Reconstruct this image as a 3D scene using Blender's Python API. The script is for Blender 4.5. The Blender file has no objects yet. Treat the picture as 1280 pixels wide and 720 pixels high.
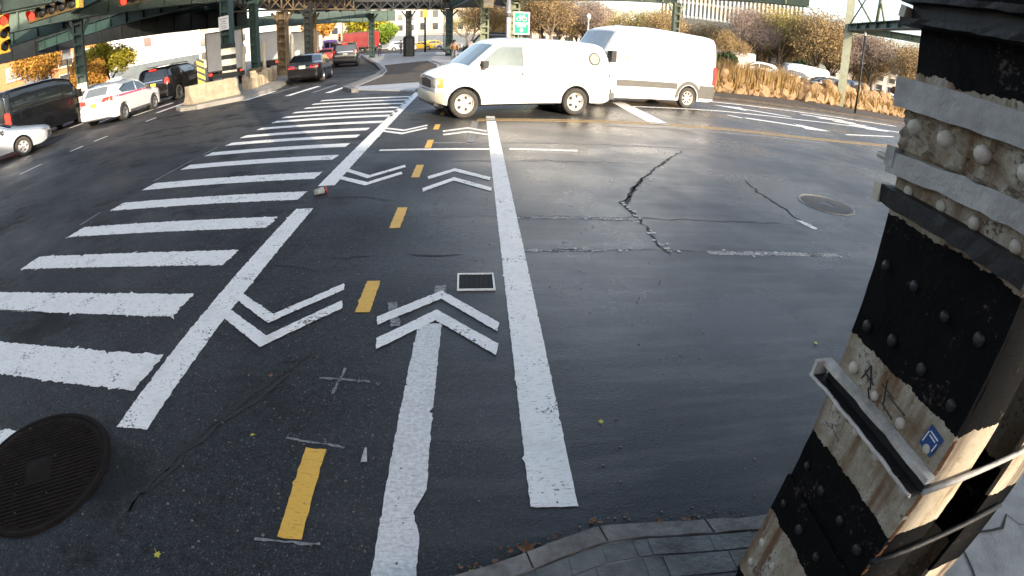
import bpy, bmesh, math, random
from mathutils import Vector, Matrix
from mathutils.bvhtree import BVHTree
R = math.radians
rnd = random.Random(7)
S = bpy.context.scene
COL = S.collection

# ------------------------------------------------------------------ camera
# world frame: +Y runs along the bike lane, +X to the right, metres, road at z = 0
CAM_Z, YAW, PITCH, ROLL = 1.85, R(4.453), R(27.265), R(1.6935)
cd = bpy.data.cameras.new('camera')
cam = bpy.data.objects.new('camera', cd); COL.objects.link(cam); S.camera = cam
fwd_h = Vector((math.sin(YAW), math.cos(YAW), 0)); right0 = Vector((math.cos(YAW), -math.sin(YAW), 0))
fwd = fwd_h * math.cos(PITCH) + Vector((0, 0, -math.sin(PITCH)))
up0 = right0.cross(fwd)
right = right0 * math.cos(ROLL) + up0 * math.sin(ROLL)
up = up0 * math.cos(ROLL) - right0 * math.sin(ROLL)
m = Matrix((right, up, -fwd)).transposed().to_4x4(); m.translation = (0, 0, CAM_Z)
cam.matrix_world = m
cd.type = 'PANO'; cd.panorama_type = 'FISHEYE_LENS_POLYNOMIAL'   # an action camera's wide lens
cd.sensor_fit = 'HORIZONTAL'; cd.sensor_width = 36.0
FMM = 652.85 * 36 / 1280
cd.fisheye_fov = R(180)
cd.fisheye_polynomial_k0 = 0.0; cd.fisheye_polynomial_k1 = -1.0 / FMM
cd.fisheye_polynomial_k2 = 0.0; cd.fisheye_polynomial_k3 = 0.002837 / FMM ** 3; cd.fisheye_polynomial_k4 = 0.0
cd.clip_start = 0.02; cd.clip_end = 3000

# ------------------------------------------------------------------ light
SUN_AZ, SUN_EL = R(28), R(17)       # azimuth measured from straight behind the camera towards the right
sun_dir = Vector((math.sin(SUN_AZ) * math.cos(SUN_EL), -math.cos(SUN_AZ) * math.cos(SUN_EL), math.sin(SUN_EL)))
w = bpy.data.worlds.new('World'); S.world = w; w.use_nodes = True
nt = w.node_tree; nt.nodes.clear()
sky = nt.nodes.new('ShaderNodeTexSky'); sky.sky_type = 'NISHITA'; sky.sun_disc = False
sky.sun_elevation = SUN_EL
sky.sun_rotation = math.atan2(sun_dir.x, sun_dir.y)
sky.air_density = 1.0; sky.dust_density = 2.0; sky.ozone_density = 1.0
bg = nt.nodes.new('ShaderNodeBackground'); bg.inputs['Strength'].default_value = 0.15
out = nt.nodes.new('ShaderNodeOutputWorld')
hs = nt.nodes.new('ShaderNodeHueSaturation'); hs.inputs['Saturation'].default_value = .72   # thin high cloud
nt.links.new(sky.outputs[0], hs.inputs['Color']); nt.links.new(hs.outputs[0], bg.inputs[0]); nt.links.new(bg.outputs[0], out.inputs[0])
sl = bpy.data.lights.new('sun', 'SUN'); sl.energy = 2.25; sl.angle = R(0.5); sl.color = (1.0, 0.85, 0.66)
so = bpy.data.objects.new('sun', sl); COL.objects.link(so)
so.rotation_euler = (-sun_dir).to_track_quat('-Z', 'Y').to_euler()
S.view_settings.view_transform = 'Standard'; S.view_settings.look = 'None'
S.view_settings.gamma = 1.0; S.view_settings.use_curve_mapping = False
S.view_settings.exposure = 1.75
S.render.engine = 'CYCLES'
try:
    S.cycles.use_denoising = True
    S.cycles.max_bounces = 6; S.cycles.diffuse_bounces = 3; S.cycles.glossy_bounces = 3
    S.cycles.transparent_max_bounces = 6
except Exception:
    pass

# ------------------------------------------------------------------ materials
def node_mat(name):
    mt = bpy.data.materials.new(name); mt.use_nodes = True
    n = mt.node_tree; b = n.nodes['Principled BSDF']
    return mt, n, b
def N(n, t, **kw):
    x = n.nodes.new(t)
    for k, v in kw.items():
        if k in ('operation', 'blend_type', 'data_type', 'interpolation', 'feature', 'noise_dimensions', 'clamp', 'distance'): setattr(x, k, v)
        else: x.inputs[k].default_value = v
    return x
def objco(n, scale=(1, 1, 1)):
    tc = n.nodes.new('ShaderNodeTexCoord'); mp = n.nodes.new('ShaderNodeMapping')
    mp.inputs['Scale'].default_value = scale; n.links.new(tc.outputs['Object'], mp.inputs['Vector'])
    return mp.outputs[0]
def noise(n, vec, scale, detail=4, rough=.55):
    x = N(n, 'ShaderNodeTexNoise', Scale=scale, Detail=detail, Roughness=rough); n.links.new(vec, x.inputs['Vector']); return x.outputs[0]
def ramp(n, fac, stops, mode='LINEAR'):
    r = n.nodes.new('ShaderNodeValToRGB'); r.color_ramp.interpolation = mode
    e = r.color_ramp.elements
    while len(e) < len(stops): e.new(1)
    for i, (p, c) in enumerate(stops):
        e[i].position = p
        e[i].color = (c, c, c, 1) if isinstance(c, (int, float)) else (*c, 1)
    n.links.new(fac, r.inputs[0]); return r.outputs[0]
def mixc(n, fac, a, b, blend='MIX'):
    x = n.nodes.new('ShaderNodeMix'); x.data_type = 'RGBA'; x.blend_type = blend
    for s, v in ((x.inputs[0], fac), (x.inputs[6], a), (x.inputs[7], b)):
        if hasattr(v, 'links'): n.links.new(v, s)
        elif isinstance(v, tuple): s.default_value = (*v, 1) if len(v) == 3 else v
        else: s.default_value = v
    return x.outputs[2]
def mth(n, op, a, b=None, c=None, clamp=False):
    x = n.nodes.new('ShaderNodeMath'); x.operation = op; x.use_clamp = clamp
    for i, v in enumerate((a, b, c)):
        if v is None: continue
        if hasattr(v, 'links'): n.links.new(v, x.inputs[i])
        else: x.inputs[i].default_value = v
    return x.outputs[0]
def bump(n, b, h, strength=.3, dist=.01):
    x = N(n, 'ShaderNodeBump', Strength=strength, Distance=dist); n.links.new(h, x.inputs['Height']); n.links.new(x.outputs[0], b.inputs['Normal'])
def P(name, col, rough=.6, metal=0.0, var=.25, scale=3.0, bmp=0.0, bscale=30, spec=.5, coat=0.0):
    """plain principled surface with a procedural variation of tone"""
    mt, n, b = node_mat(name); v = objco(n)
    f = noise(n, v, scale, 6, .65)
    lo = tuple(c * (1 - var) for c in col); hi = tuple(min(1, c * (1 + var)) for c in col)
    n.links.new(ramp(n, f, [(.3, lo), (.7, hi)]), b.inputs['Base Color'])
    b.inputs['Roughness'].default_value = rough; b.inputs['Metallic'].default_value = metal
    b.inputs['Specular IOR Level'].default_value = spec
    if coat: b.inputs['Coat Weight'].default_value = coat; b.inputs['Coat Roughness'].default_value = .06
    if bmp: bump(n, b, noise(n, v, bscale, 5), bmp, .02)
    return mt
def paint(name, col, rough=.28, coat=.6):
    return P(name, col, rough, 0, .06, 1.5, coat=coat)
def emit(name, col, strength):
    mt, n, b = node_mat(name)
    b.inputs['Base Color'].default_value = (.25, .01, .01, 1); b.inputs['Emission Color'].default_value = (*col, 1)
    b.inputs['Emission Strength'].default_value = strength; b.inputs['Roughness'].default_value = .6; b.inputs['Specular IOR Level'].default_value = 0
    return mt
def glass(name, col=(.02, .025, .028), rough=.04, spec=.8, coat=.5):
    return P(name, col, rough, 0, .2, 1.0, spec=spec, coat=coat)

def asphalt_mat():
    mt, n, b = node_mat('asphalt'); v = objco(n)
    sx = n.nodes.new('ShaderNodeSeparateXYZ'); n.links.new(v, sx.inputs[0])
    big = noise(n, v, .35, 5, .6); mid = noise(n, v, 2.2, 6, .65); fine = noise(n, v, 70, 4, .7); grit = noise(n, v, 17, 7, .8)
    vor = N(n, 'ShaderNodeTexVoronoi', Scale=52.0); n.links.new(v, vor.inputs['Vector'])
    # old coarse surface left of the bike lane's middle, newer tighter surface to the right
    edge = mth(n, 'ADD', sx.outputs[0], mth(n, 'MULTIPLY', mth(n, 'SUBTRACT', mid, .5), 1.6))
    coarse = n.nodes.new('ShaderNodeMapRange'); coarse.interpolation_type = 'SMOOTHSTEP'
    n.links.new(edge, coarse.inputs[0]); coarse.inputs[1].default_value = -1.2; coarse.inputs[2].default_value = .9
    coarse.inputs[3].default_value = 1; coarse.inputs[4].default_value = 0
    cz = coarse.outputs[0]
    base = mixc(n, cz, ramp(n, big, [(.3, (.011, .0135, .018)), (.7, (.020, .0235, .030))]), ramp(n, big, [(.3, (.014, .0165, .0215)), (.7, (.029, .033, .041))]))
    base = mixc(n, mth(n, 'MULTIPLY', mth(n, 'SUBTRACT', mid, .42, clamp=True), 1.7), base, (.010, .011, .012))
    # pale stones and dark binder
    speck = ramp(n, vor.outputs['Distance'], [(.0, 1.0), (.2, .8), (.38, 0.0)])
    pick = ramp(n, N(n, 'ShaderNodeTexNoise', Scale=60.0).outputs[0], [(.56, 0.0), (.66, 1.0)])
    colr = n.nodes.new('ShaderNodeSeparateColor'); n.links.new(vor.outputs['Color'], colr.inputs[0])
    pick = ramp(n, colr.outputs[0], [(.60, 0.0), (.92, 1.0)])
    sp = mth(n, 'MULTIPLY', mth(n, 'MULTIPLY', speck, pick), mth(n, 'ADD', mth(n, 'MULTIPLY', cz, .75), .10))
    base = mixc(n, sp, base, (.15, .152, .155))
    v2 = N(n, 'ShaderNodeTexVoronoi', Scale=190.0); n.links.new(v, v2.inputs['Vector'])
    c2 = n.nodes.new('ShaderNodeSeparateColor'); n.links.new(v2.outputs['Color'], c2.inputs[0])
    base = mixc(n, mth(n, 'MULTIPLY', ramp(n, c2.outputs[0], [(.55, 0.0), (1.0, .6)]), mth(n, 'ADD', mth(n, 'MULTIPLY', cz, .5), .25)), base, (.13, .13, .13))
    base = mixc(n, mth(n, 'MULTIPLY', ramp(n, grit, [(.36, 1.0), (.5, 0.0)]), mth(n, 'ADD', mth(n, 'MULTIPLY', cz, .55), .15)), base, (.006, .006, .006))
    # base turns paler with distance into the junction, plus streaky polished wheel tracks
    far = n.nodes.new('ShaderNodeMapRange'); n.links.new(mth(n, 'ADD', sx.outputs[1], mth(n, 'MULTIPLY', mth(n, 'SUBTRACT', big, .5), 6.0)), far.inputs[0])
    far.inputs[1].default_value = 4.5; far.inputs[2].default_value = 13; far.inputs[3].default_value = 0; far.inputs[4].default_value = .55
    base = mixc(n, far.outputs[0], base, (.078, .076, .073))
    streak = noise(n, objco(n, (.5, 3.0, 1)), 1.6, 5, .6)
    base = mixc(n, mth(n, 'MULTIPLY', mth(n, 'MULTIPLY', ramp(n, streak, [(.47, 0.0), (.70, 1.0)]), mth(n, 'SUBTRACT', 1.0, cz)), .5), base, (.11, .11, .112))
    blot = ramp(n, noise(n, v, 1.15, 7, .72), [(.53, 0.0), (.60, 1.0)])
    lz = n.nodes.new('ShaderNodeMapRange'); n.links.new(sx.outputs[0], lz.inputs[0]); lz.inputs[1].default_value = -1.0; lz.inputs[2].default_value = -2.0; lz.inputs[3].default_value = .15; lz.inputs[4].default_value = .85
    blot = mth(n, 'MULTIPLY', blot, lz.outputs[0])
    base = mixc(n, blot, base, (.007, .0065, .006))
    n.links.new(base, b.inputs['Base Color'])
    wet = noise(n, objco(n, (1, 1, 1)), .55, 5, .6)
    rg = mth(n, 'ADD', ramp(n, wet, [(.36, .20), (.64, .44)]), mth(n, 'MULTIPLY', cz, .25))
    n.links.new(rg, b.inputs['Roughness'])
    n.links.new(mth(n, 'SUBTRACT', .55, mth(n, 'MULTIPLY', cz, .40)), b.inputs['Specular IOR Level'])
    h = mth(n, 'ADD', mth(n, 'MULTIPLY', grit, mth(n, 'ADD', mth(n, 'MULTIPLY', cz, 1.5), .35)), mth(n, 'MULTIPLY', fine, .4))
    bump(n, b, h, .6, .012)
    return mt
def road_paint(name, col, wear=.5, alpha=1.0):
    """thermoplastic paint: granular, cracked and worn through to the asphalt in places"""
    mt, n, b = node_mat(name); v = objco(n)
    big = noise(n, v, 3.0, 6, .7); fine = noise(n, v, 45, 5, .75)
    scr = noise(n, objco(n, (1, 7, 1)), 14, 5, .7)
    c = mixc(n, ramp(n, fine, [(.34, .35), (.5, 0.0)]), col, tuple(x * .72 for x in col))
    c = mixc(n, ramp(n, scr, [(.36, .75), (.45, 0.0)]), c, tuple(x * .55 for x in col))
    c = mixc(n, mth(n, 'MULTIPLY', ramp(n, big, [(.52, 0.0), (.7, 1.0)]), .45), c, tuple(x * .6 for x in col))
    hole = mth(n, 'ADD', mth(n, 'MULTIPLY', fine, .6), mth(n, 'MULTIPLY', big, .5))
    t = .36 + .16 * wear
    hm = ramp(n, hole, [(t, 1.0), (t + .035, 0.0)])
    if alpha < 1: hm = mth(n, 'MAXIMUM', hm, mth(n, 'MULTIPLY', ramp(n, fine, [(.40, 1.0), (.62, 0.0)]), 1 - alpha + .2, clamp=True))
    c = mixc(n, hm, c, (.045, .045, .046))
    n.links.new(c, b.inputs['Base Color']); b.inputs['Roughness'].default_value = .6
    bump(n, b, fine, .35, .01)
    return mt

M = {}
M['asphalt'] = asphalt_mat()
M['line'] = road_paint('white_road_paint', (.88, .87, .84), .50)
M['line_worn'] = road_paint('worn_white_road_paint', (.78, .78, .77), .22, .97)
M['line_old'] = road_paint('old_white_road_paint', (.36, .36, .36), .75, .35)
M['yellow'] = road_paint('yellow_road_paint', (.82, .47, .07), .30)
M['yellow_worn'] = road_paint('worn_yellow_road_paint', (.50, .33, .12), .6, .6)
M['remnant'] = road_paint('old_line_remnant_paint', (.50, .50, .49), 1.0, .5)
M['flake'] = P('pale_paint_flake', (.55, .55, .53), .7, 0, .3, 20)
M['crack_faint'] = P('faint_crack', (.032, .032, .034), .7, 0, .5, 20, .4, 60)
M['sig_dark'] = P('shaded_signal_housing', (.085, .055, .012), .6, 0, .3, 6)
M['spray'] = P('faded_spray', (.20, .205, .21), .8, 0, .6, 40)
M['crack'] = P('crack_tar', (.013, .013, .013), .7, 0, .5, 20, .5, 60)
M['concrete'] = P('concrete', (.27, .25, .22), .85, 0, .28, 1.8, .35, 40)
M['kerb'] = P('granite_kerb', (.155, .15, .145), .7, 0, .5, 9, .5, 45)
M['paver'] = P('stone_paver', (.105, .115, .112), .55, 0, .55, 6, .6, 40)
M['sidewalk'] = P('sidewalk_concrete', (.25, .255, .25), .75, 0, .35, 4, .4, 50)
M['joint'] = P('dirt_joint', (.02, .02, .018), .9, 0, .4, 20)
M['iron'] = P('cast_iron', (.011, .0075, .0055), .85, 0, .5, 8, .3, 60, .15)
M['iron_rim'] = P('worn_iron', (.022, .018, .016), .7, 0, .4, 8, .4, 60)
M['steel_lid'] = P('polished_lid', (.055, .056, .058), .35, 0, .3, 5, .3, 40)
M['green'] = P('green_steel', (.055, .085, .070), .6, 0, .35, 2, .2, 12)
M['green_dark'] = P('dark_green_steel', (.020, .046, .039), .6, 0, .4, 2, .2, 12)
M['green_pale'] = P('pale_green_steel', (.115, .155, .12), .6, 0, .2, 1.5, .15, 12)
M['olive'] = P('olive_steel', (.17, .19, .12), .6, 0, .25, 2, .15, 12)
M['brown_steel'] = P('rusty_brown_steel', (.12, .085, .045), .75, 0, .45, 2, .2, 14)
M['black_steel'] = P('black_steel', (.010, .012, .012), .5, 0, .4, 2)
M['cream'] = P('cream_paint', (.58, .52, .40), .6, 0, .22, 4, .2, 20)
M['white'] = P('white_sheet', (.78, .78, .76), .5, 0, .08, 2)
M['grey'] = P('grey_sheet', (.46, .46, .47), .5, 0, .12, 1.2)
M['black'] = P('black_plastic', (.012, .012, .013), .5, 0, .3, 5)
M['tyre'] = P('tyre_rubber', (.050, .046, .040), .8, 0, .35, 8, .3, 50)
M['rim_white'] = P('pale_steel_wheel', (.55, .52, .45), .4, .3, .12, 6)
M['rim_alloy'] = P('alloy_wheel', (.42, .42, .43), .3, .8, .1, 6)
M['rim_dark'] = P('dark_wheel', (.06, .06, .06), .4, .5, .2, 6)
M['glass'] = glass('car_glass')
M['glass_grey'] = glass('grey_glass', (.16, .18, .19), .08)
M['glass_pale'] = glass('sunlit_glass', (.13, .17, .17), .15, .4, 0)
M['glass_blue'] = glass('sunlit_blue_glass', (.36, .41, .44), .1, .5, 0)  # sunlight on the windshield put in as a pale glass colour
M['glass_teal'] = glass('teal_glass', (.03, .06, .045), .12, .3, 0)
M['vwhite'] = paint('white_car_paint', (.76, .76, .75))
M['vblack'] = paint('black_car_paint', (.008, .008, .009), .2, .8)
M['vsilver'] = P('silver_car_paint', (.50, .52, .55), .3, .35, .06, 1.5, coat=.6)
M['vgrey'] = P('dark_grey_car_paint', (.05, .05, .055), .28, .2, .06, 1.5, coat=.6)
M['vblue'] = paint('blue_car_paint', (.10, .14, .28))
M['vyellow'] = paint('yellow_car_paint', (.75, .46, .03))
M['vred'] = paint('red_car_paint', (.38, .025, .025))
M['vpurple'] = paint('purple_bus_paint', (.30, .12, .50))
M['vtan'] = paint('tan_car_paint', (.40, .36, .30))
M['trim'] = P('grey_plastic_trim', (.10, .095, .085), .6, 0, .15, 4)
M['bumper'] = P('dusty_bumper', (.50, .47, .38), .5, 0, .15, 4)
M['pink'] = paint('pink_stripe_paint', (.62, .10, .20))
M['lamp_red'] = P('red_lens', (.42, .02, .02), .25, 0, .2, 10, coat=.5)
M['brake'] = emit('lit_brake_lamp', (1.0, .03, .015), 1.8)
M['signal_red'] = emit('lit_red_signal', (1.0, .02, .01), 2.5)
M['lamp_amber'] = P('amber_lens', (.62, .34, .10), .25, 0, .2, 10, coat=.5)
M['lamp_clear'] = P('clear_lens', (.62, .58, .48), .15, .2, .15, 10, coat=.6)
M['plate_y'] = P('yellow_plate', (.72, .46, .06), .5, 0, .15, 20)
M['plate_w'] = P('pale_plate', (.66, .62, .48), .5, 0, .15, 20)
M['chrome'] = P('chrome', (.6, .6, .6), .15, 1.0, .05, 5)
M['sig_yellow'] = P('yellow_signal_housing', (.62, .36, .04), .5, 0, .2, 6)
M['sign_green'] = P('green_sign_face', (.02, .36, .20), .5, 0, .08, 4)
M['sign_white'] = P('white_sign_face', (.80, .80, .78), .5, 0, .06, 4)
M['sign_text'] = P('grey_red_lettering', (.30, .16, .15), .6, 0, .2, 4)
M['hazard_y'] = P('yellow_reflective', (.78, .46, .03), .4, 0, .1, 6)
M['brick'] = P('orange_brick', (.42, .17, .07), .85, 0, .25, 3, .2, 20)
M['beige'] = P('beige_stone', (.48, .40, .30), .8, 0, .18, 1.2, .15, 10)
M['beige2'] = P('pale_render', (.58, .52, .44), .8, 0, .14, 1.2)
M['slate'] = P('grey_slate_cladding', (.13, .15, .17), .6, 0, .2, 2)
M['shop_teal'] = P('teal_shop_panel', (.16, .30, .32), .5, 0, .15, 2)
M['window_dark'] = glass('dark_window', (.05, .055, .06), .1)
M['bark'] = P('bark', (.07, .055, .042), .9, 0, .35, 10, .5, 20)
M['bark_warm'] = P('warm_bark', (.15, .105, .07), .9, 0, .35, 8, .5, 20)
def leafmat(name, c1, c2, trans=.25):
    mt, n, b = node_mat(name)
    oi = n.nodes.new('ShaderNodeNewGeometry')
    n.links.new(ramp(n, oi.outputs['Random Per Island'], [(0, c1), (1, c2)]), b.inputs['Base Color'])
    b.inputs['Roughness'].default_value = .7
    b.inputs['Specular IOR Level'].default_value = .2
    return mt
M['leaf_orange'] = leafmat('orange_leaf', (.30, .13, .025), (.46, .26, .05))
M['leaf_yellow'] = leafmat('yellow_green_leaf', (.20, .19, .02), (.36, .30, .03))
M['leaf_green'] = leafmat('spring_green_leaf', (.11, .19, .02), (.24, .30, .04))
M['leaf_brown'] = leafmat('brown_leaf', (.19, .13, .06), (.36, .25, .12))
M['leaf_tan'] = leafmat('tan_leaf', (.24, .19, .06), (.40, .31, .11))
M['leaf_mauve'] = leafmat('mauve_twig', (.20, .15, .125), (.34, .26, .21))
M['leaf_dark'] = leafmat('dark_evergreen_leaf', (.02, .035, .018), (.055, .075, .03))
M['grass_dry'] = leafmat('dry_grass', (.20, .12, .045), (.40, .27, .11))
M['boulder'] = P('sandstone_boulder', (.26, .165, .085), .85, 0, .4, 2.2, .6, 9)
M['rubble'] = P('pale_rubble', (.38, .31, .21), .85, 0, .3, 3, .6, 9)
M['plaza'] = P('pale_plaza_paving', (.36, .37, .39), .7, 0, .2, 1.5, .2, 20)
M['olive_pale'] = P('pale_olive_steel', (.33, .34, .25), .6, 0, .2, 2, .15, 12)
M['porthole'] = P('dusty_porthole', (.30, .28, .22), .5, 0, .15, 10)
M['dirt'] = P('brown_dirt', (.07, .055, .042), .95, 0, .4, 2, .5, 20)
M['skin'] = P('skin', (.42, .26, .19), .6, 0, .1, 8)
M['hair'] = P('dark_hair', (.02, .016, .013), .7, 0, .3, 20)
M['cloth_tan'] = P('tan_jacket_cloth', (.36, .21, .09), .85, 0, .2, 10)
M['cloth_dark'] = P('navy_cloth', (.012, .016, .03), .85, 0, .3, 10)
M['cloth_grey'] = P('grey_trouser_cloth', (.22, .22, .24), .85, 0, .2, 10)
M['cloth_pink'] = P('pink_shirt_cloth', (.50, .30, .28), .85, 0, .2, 10)

# ------------------------------------------------------------------ mesh helpers
class MB:
    def __init__(s): s.v = []; s.f = []; s.mi = []; s.sm = []; s.cur = 0
    def add(s, vs, fs, smooth=False):
        o = len(s.v); s.v += [tuple(p) for p in vs]
        for f in fs: s.f.append([i + o for i in f]); s.mi.append(s.cur); s.sm.append(smooth)
    def box(s, c, d, rot=None):
        x, y, z = d[0] / 2, d[1] / 2, d[2] / 2
        vs = [Vector(p) for p in ((-x, -y, -z), (x, -y, -z), (x, y, -z), (-x, y, -z), (-x, -y, z), (x, -y, z), (x, y, z), (-x, y, z))]
        if rot is not None: vs = [rot @ p for p in vs]
        c = Vector(c)
        s.add([p + c for p in vs], [(0, 3, 2, 1), (4, 5, 6, 7), (0, 1, 5, 4), (1, 2, 6, 5), (2, 3, 7, 6), (3, 0, 4, 7)])
    def beam(s, a, b, wd, h, upv=(0, 0, 1)):
        a, b = Vector(a), Vector(b); d = b - a; L = d.length; d = d / L; u = Vector(upv)
        sd = d.cross(u)
        if sd.length < 1e-4: sd = d.cross(Vector((1, 0, 0)))
        sd.normalize(); u = sd.cross(d)
        s.box((a + b) / 2, (L, wd, h), Matrix((d, -sd, u)).transposed().to_3x3())
    def tube(s, pts, rad, n=8, cap=True, smooth=True):
        pts = [Vector(p) for p in pts]
        if not hasattr(rad, '__len__'): rad = [rad] * len(pts)
        vs = []
        t0 = (pts[1] - pts[0]).normalized()
        ref = Vector((0, 0, 1)) if abs(t0.z) < .9 else Vector((1, 0, 0))
        for i, p in enumerate(pts):
            t = (pts[min(i + 1, len(pts) - 1)] - pts[max(i - 1, 0)]).normalized()
            a = t.cross(ref)
            if a.length < 1e-4: a = t.cross(Vector((0, 1, 0)))
            a.normalize(); b2 = t.cross(a)
            for k in range(n):
                an = 2 * math.pi * k / n
                vs.append(p + (a * math.cos(an) + b2 * math.sin(an)) * rad[i])
        fs = []
        for i in range(len(pts) - 1):
            for k in range(n):
                k2 = (k + 1) % n
                fs.append((i * n + k, i * n + k2, (i + 1) * n + k2, (i + 1) * n + k))
        s.add(vs, fs, smooth)
        if cap:
            o = len(s.v) - len(vs)
            s.f.append([o + k for k in range(n)][::-1]); s.mi.append(s.cur); s.sm.append(False)
            s.f.append([o + (len(pts) - 1) * n + k for k in range(n)]); s.mi.append(s.cur); s.sm.append(False)
    def prism(s, poly, z0, z1):
        n = len(poly)
        area = sum(poly[i][0] * poly[(i + 1) % n][1] - poly[(i + 1) % n][0] * poly[i][1] for i in range(n))
        if area < 0: poly = poly[::-1]
        vs = [(x, y, z0) for x, y in poly] + [(x, y, z1) for x, y in poly]
        fs = [tuple(range(n))[::-1], tuple(range(n, 2 * n))] + [(i, (i + 1) % n, n + (i + 1) % n, n + i) for i in range(n)]
        s.add(vs, fs)
    def lathe(s, prof, origin=(0, 0, 0), axis='z', n=24, smooth=True):
        """prof: (radius, along axis)"""
        vs = []
        for r_, h in prof:
            for k in range(n):
                a = 2 * math.pi * k / n; c, d = r_ * math.cos(a), r_ * math.sin(a)
                p = (c, d, h) if axis == 'z' else ((c, h, d) if axis == 'y' else (h, c, d))
                vs.append((p[0] + origin[0], p[1] + origin[1], p[2] + origin[2]))
        fs = [(i * n + k, i * n + (k + 1) % n, (i + 1) * n + (k + 1) % n, (i + 1) * n + k) for i in range(len(prof) - 1) for k in range(n)]
        s.add(vs, fs, smooth)
    def dome(s, c, r_, nrm, h=None, n=10):
        """rivet head"""
        nrm = Vector(nrm).normalized(); h = h or r_ * .7
        a = nrm.orthogonal().normalized(); b2 = nrm.cross(a); c = Vector(c); vs = []; fs = []
        rings = [(1, -.1), (1, .25), (.86, .6), (.55, .9)]
        for rr, hh in rings:
            for k in range(n):
                t = 2 * math.pi * k / n; vs.append(c + (a * math.cos(t) + b2 * math.sin(t)) * r_ * rr + nrm * h * hh)
        vs.append(c + nrm * h)
        for i in range(len(rings) - 1):
            for k in range(n): fs.append((i * n + k, i * n + (k + 1) % n, (i + 1) * n + (k + 1) % n, (i + 1) * n + k))
        for k in range(n): fs.append(((len(rings) - 1) * n + k, (len(rings) - 1) * n + (k + 1) % n, len(vs) - 1))
        s.add(vs, fs, True)
    def build(s, name, mat, parent=None, fix=True, sharp=None):
        me = bpy.data.meshes.new(name); me.from_pydata(s.v, [], s.f)
        mats = mat if isinstance(mat, (list, tuple)) else [mat]
        for x in mats: me.materials.append(x)
        me.polygons.foreach_set('material_index', s.mi); me.polygons.foreach_set('use_smooth', s.sm)
        me.update()
        if fix:
            bm = bmesh.new(); bm.from_mesh(me); bmesh.ops.recalc_face_normals(bm, faces=bm.faces); bm.to_mesh(me); bm.free()
        if sharp: me.set_sharp_from_angle(angle=R(sharp))
        o = bpy.data.objects.new(name, me); COL.objects.link(o)
        if parent is not None: o.parent = parent
        return o
def tag(o, label=None, cat=None, group=None, kind=None):
    if label: o['label'] = label
    if cat: o['category'] = cat
    if group: o['group'] = group
    if kind: o['kind'] = kind
    return o
def thing(name, label, cat, loc=(0, 0, 0), rz=0.0, group=None):
    o = bpy.data.objects.new(name, None); COL.objects.link(o)
    o.location = loc; o.rotation_euler = (0, 0, rz); o.empty_display_size = .3
    return tag(o, label, cat, group)
def dup(root, loc, rz, label=None, scale=None):
    r_ = root.copy(); COL.objects.link(r_); r_.location = loc; r_.rotation_euler = (0, 0, rz)
    if label: r_['label'] = label
    if scale: r_.scale = scale
    for ch in list(root.children):
        c = ch.copy(); COL.objects.link(c); c.parent = r_
        for g in list(ch.children):
            d = g.copy(); COL.objects.link(d); d.parent = c
    return r_
def struct(name, mb, mat, **kw):
    return tag(mb.build(name, mat, **kw), kind='structure')
def part(name, mat, parent, fn, sharp=None, label=None):
    mb = MB(); fn(mb); o = mb.build(name, mat, parent, sharp=sharp)
    if label: o['label'] = label
    return o
def densify(poly, step, jit=0.0, closed=True, r=rnd):
    out_ = []
    n = len(poly)
    for i in range(n if closed else n - 1):
        a, b = Vector(poly[i]), Vector(poly[(i + 1) % n]); k = max(1, int((b - a).length / step))
        for j in range(k):
            p = a.lerp(b, j / k)
            jj = jit * (3.2 if r.random() < .07 else .8) if jit else 0
            q = (p.x + r.gauss(0, jj), p.y + r.gauss(0, jj)) if jit else (p.x, p.y)
            out_.append(q)
    if not closed: out_.append(tuple(poly[-1]))
    return out_
def sheet(name, poly, z, mat, jit=.006, step=.05, th=.003):
    jit *= .45; step = max(.022, step * .5)
    mb = MB(); mb.prism(densify(poly, step, jit), z - th, z)
    return struct(name, mb, mat)

# ------------------------------------------------------------------ ground, road markings
mb = MB()
g = 900
mb.add([(-g, -g, 0), (g, -g, 0), (g, g, 0), (-g, g, 0)], [(0, 1, 2, 3)])
struct('road', mb, M['asphalt'])
Z1 = .005
# zebra crossing: sixteen bars about a metre apart
bars = [(1.37, 1.72), (2.25, 2.66), (3.18, 3.55), (4.12, 4.46), (5.06, 5.40), (6.02, 6.36), (6.98, 7.34), (8.14, 8.46), (9.12, 9.42), (10.0, 10.28),
        (10.78, 11.06), (11.70, 11.98), (12.64, 12.92), (13.36, 13.64), (14.2, 14.45), (15.05, 15.3), (15.95, 16.2), (16.8, 17.05)]
xr = [-2.86, -2.20, -2.36, -2.33, -2.26, -2.22, -2.27, -2.30, -2.34, -2.32, -2.27, -2.12, -2.06, -2.04, -2.03, -2.02, -2.02, -2.02]
for i, (a, b) in enumerate(bars):
    xl = -5.45 + .024 * a + rnd.uniform(-.05, .05)
    x1 = xr[i] + rnd.uniform(-.03, .03)
    dy = -.05
    pl = [(xl, a), (x1, a + dy), (x1 + .02, b + dy), (xl + .03, b)]
    sheet('crosswalk_bar', pl, Z1, M['line'], .017 if a < 8 else .006, .05 if a < 8 else .2)
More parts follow.
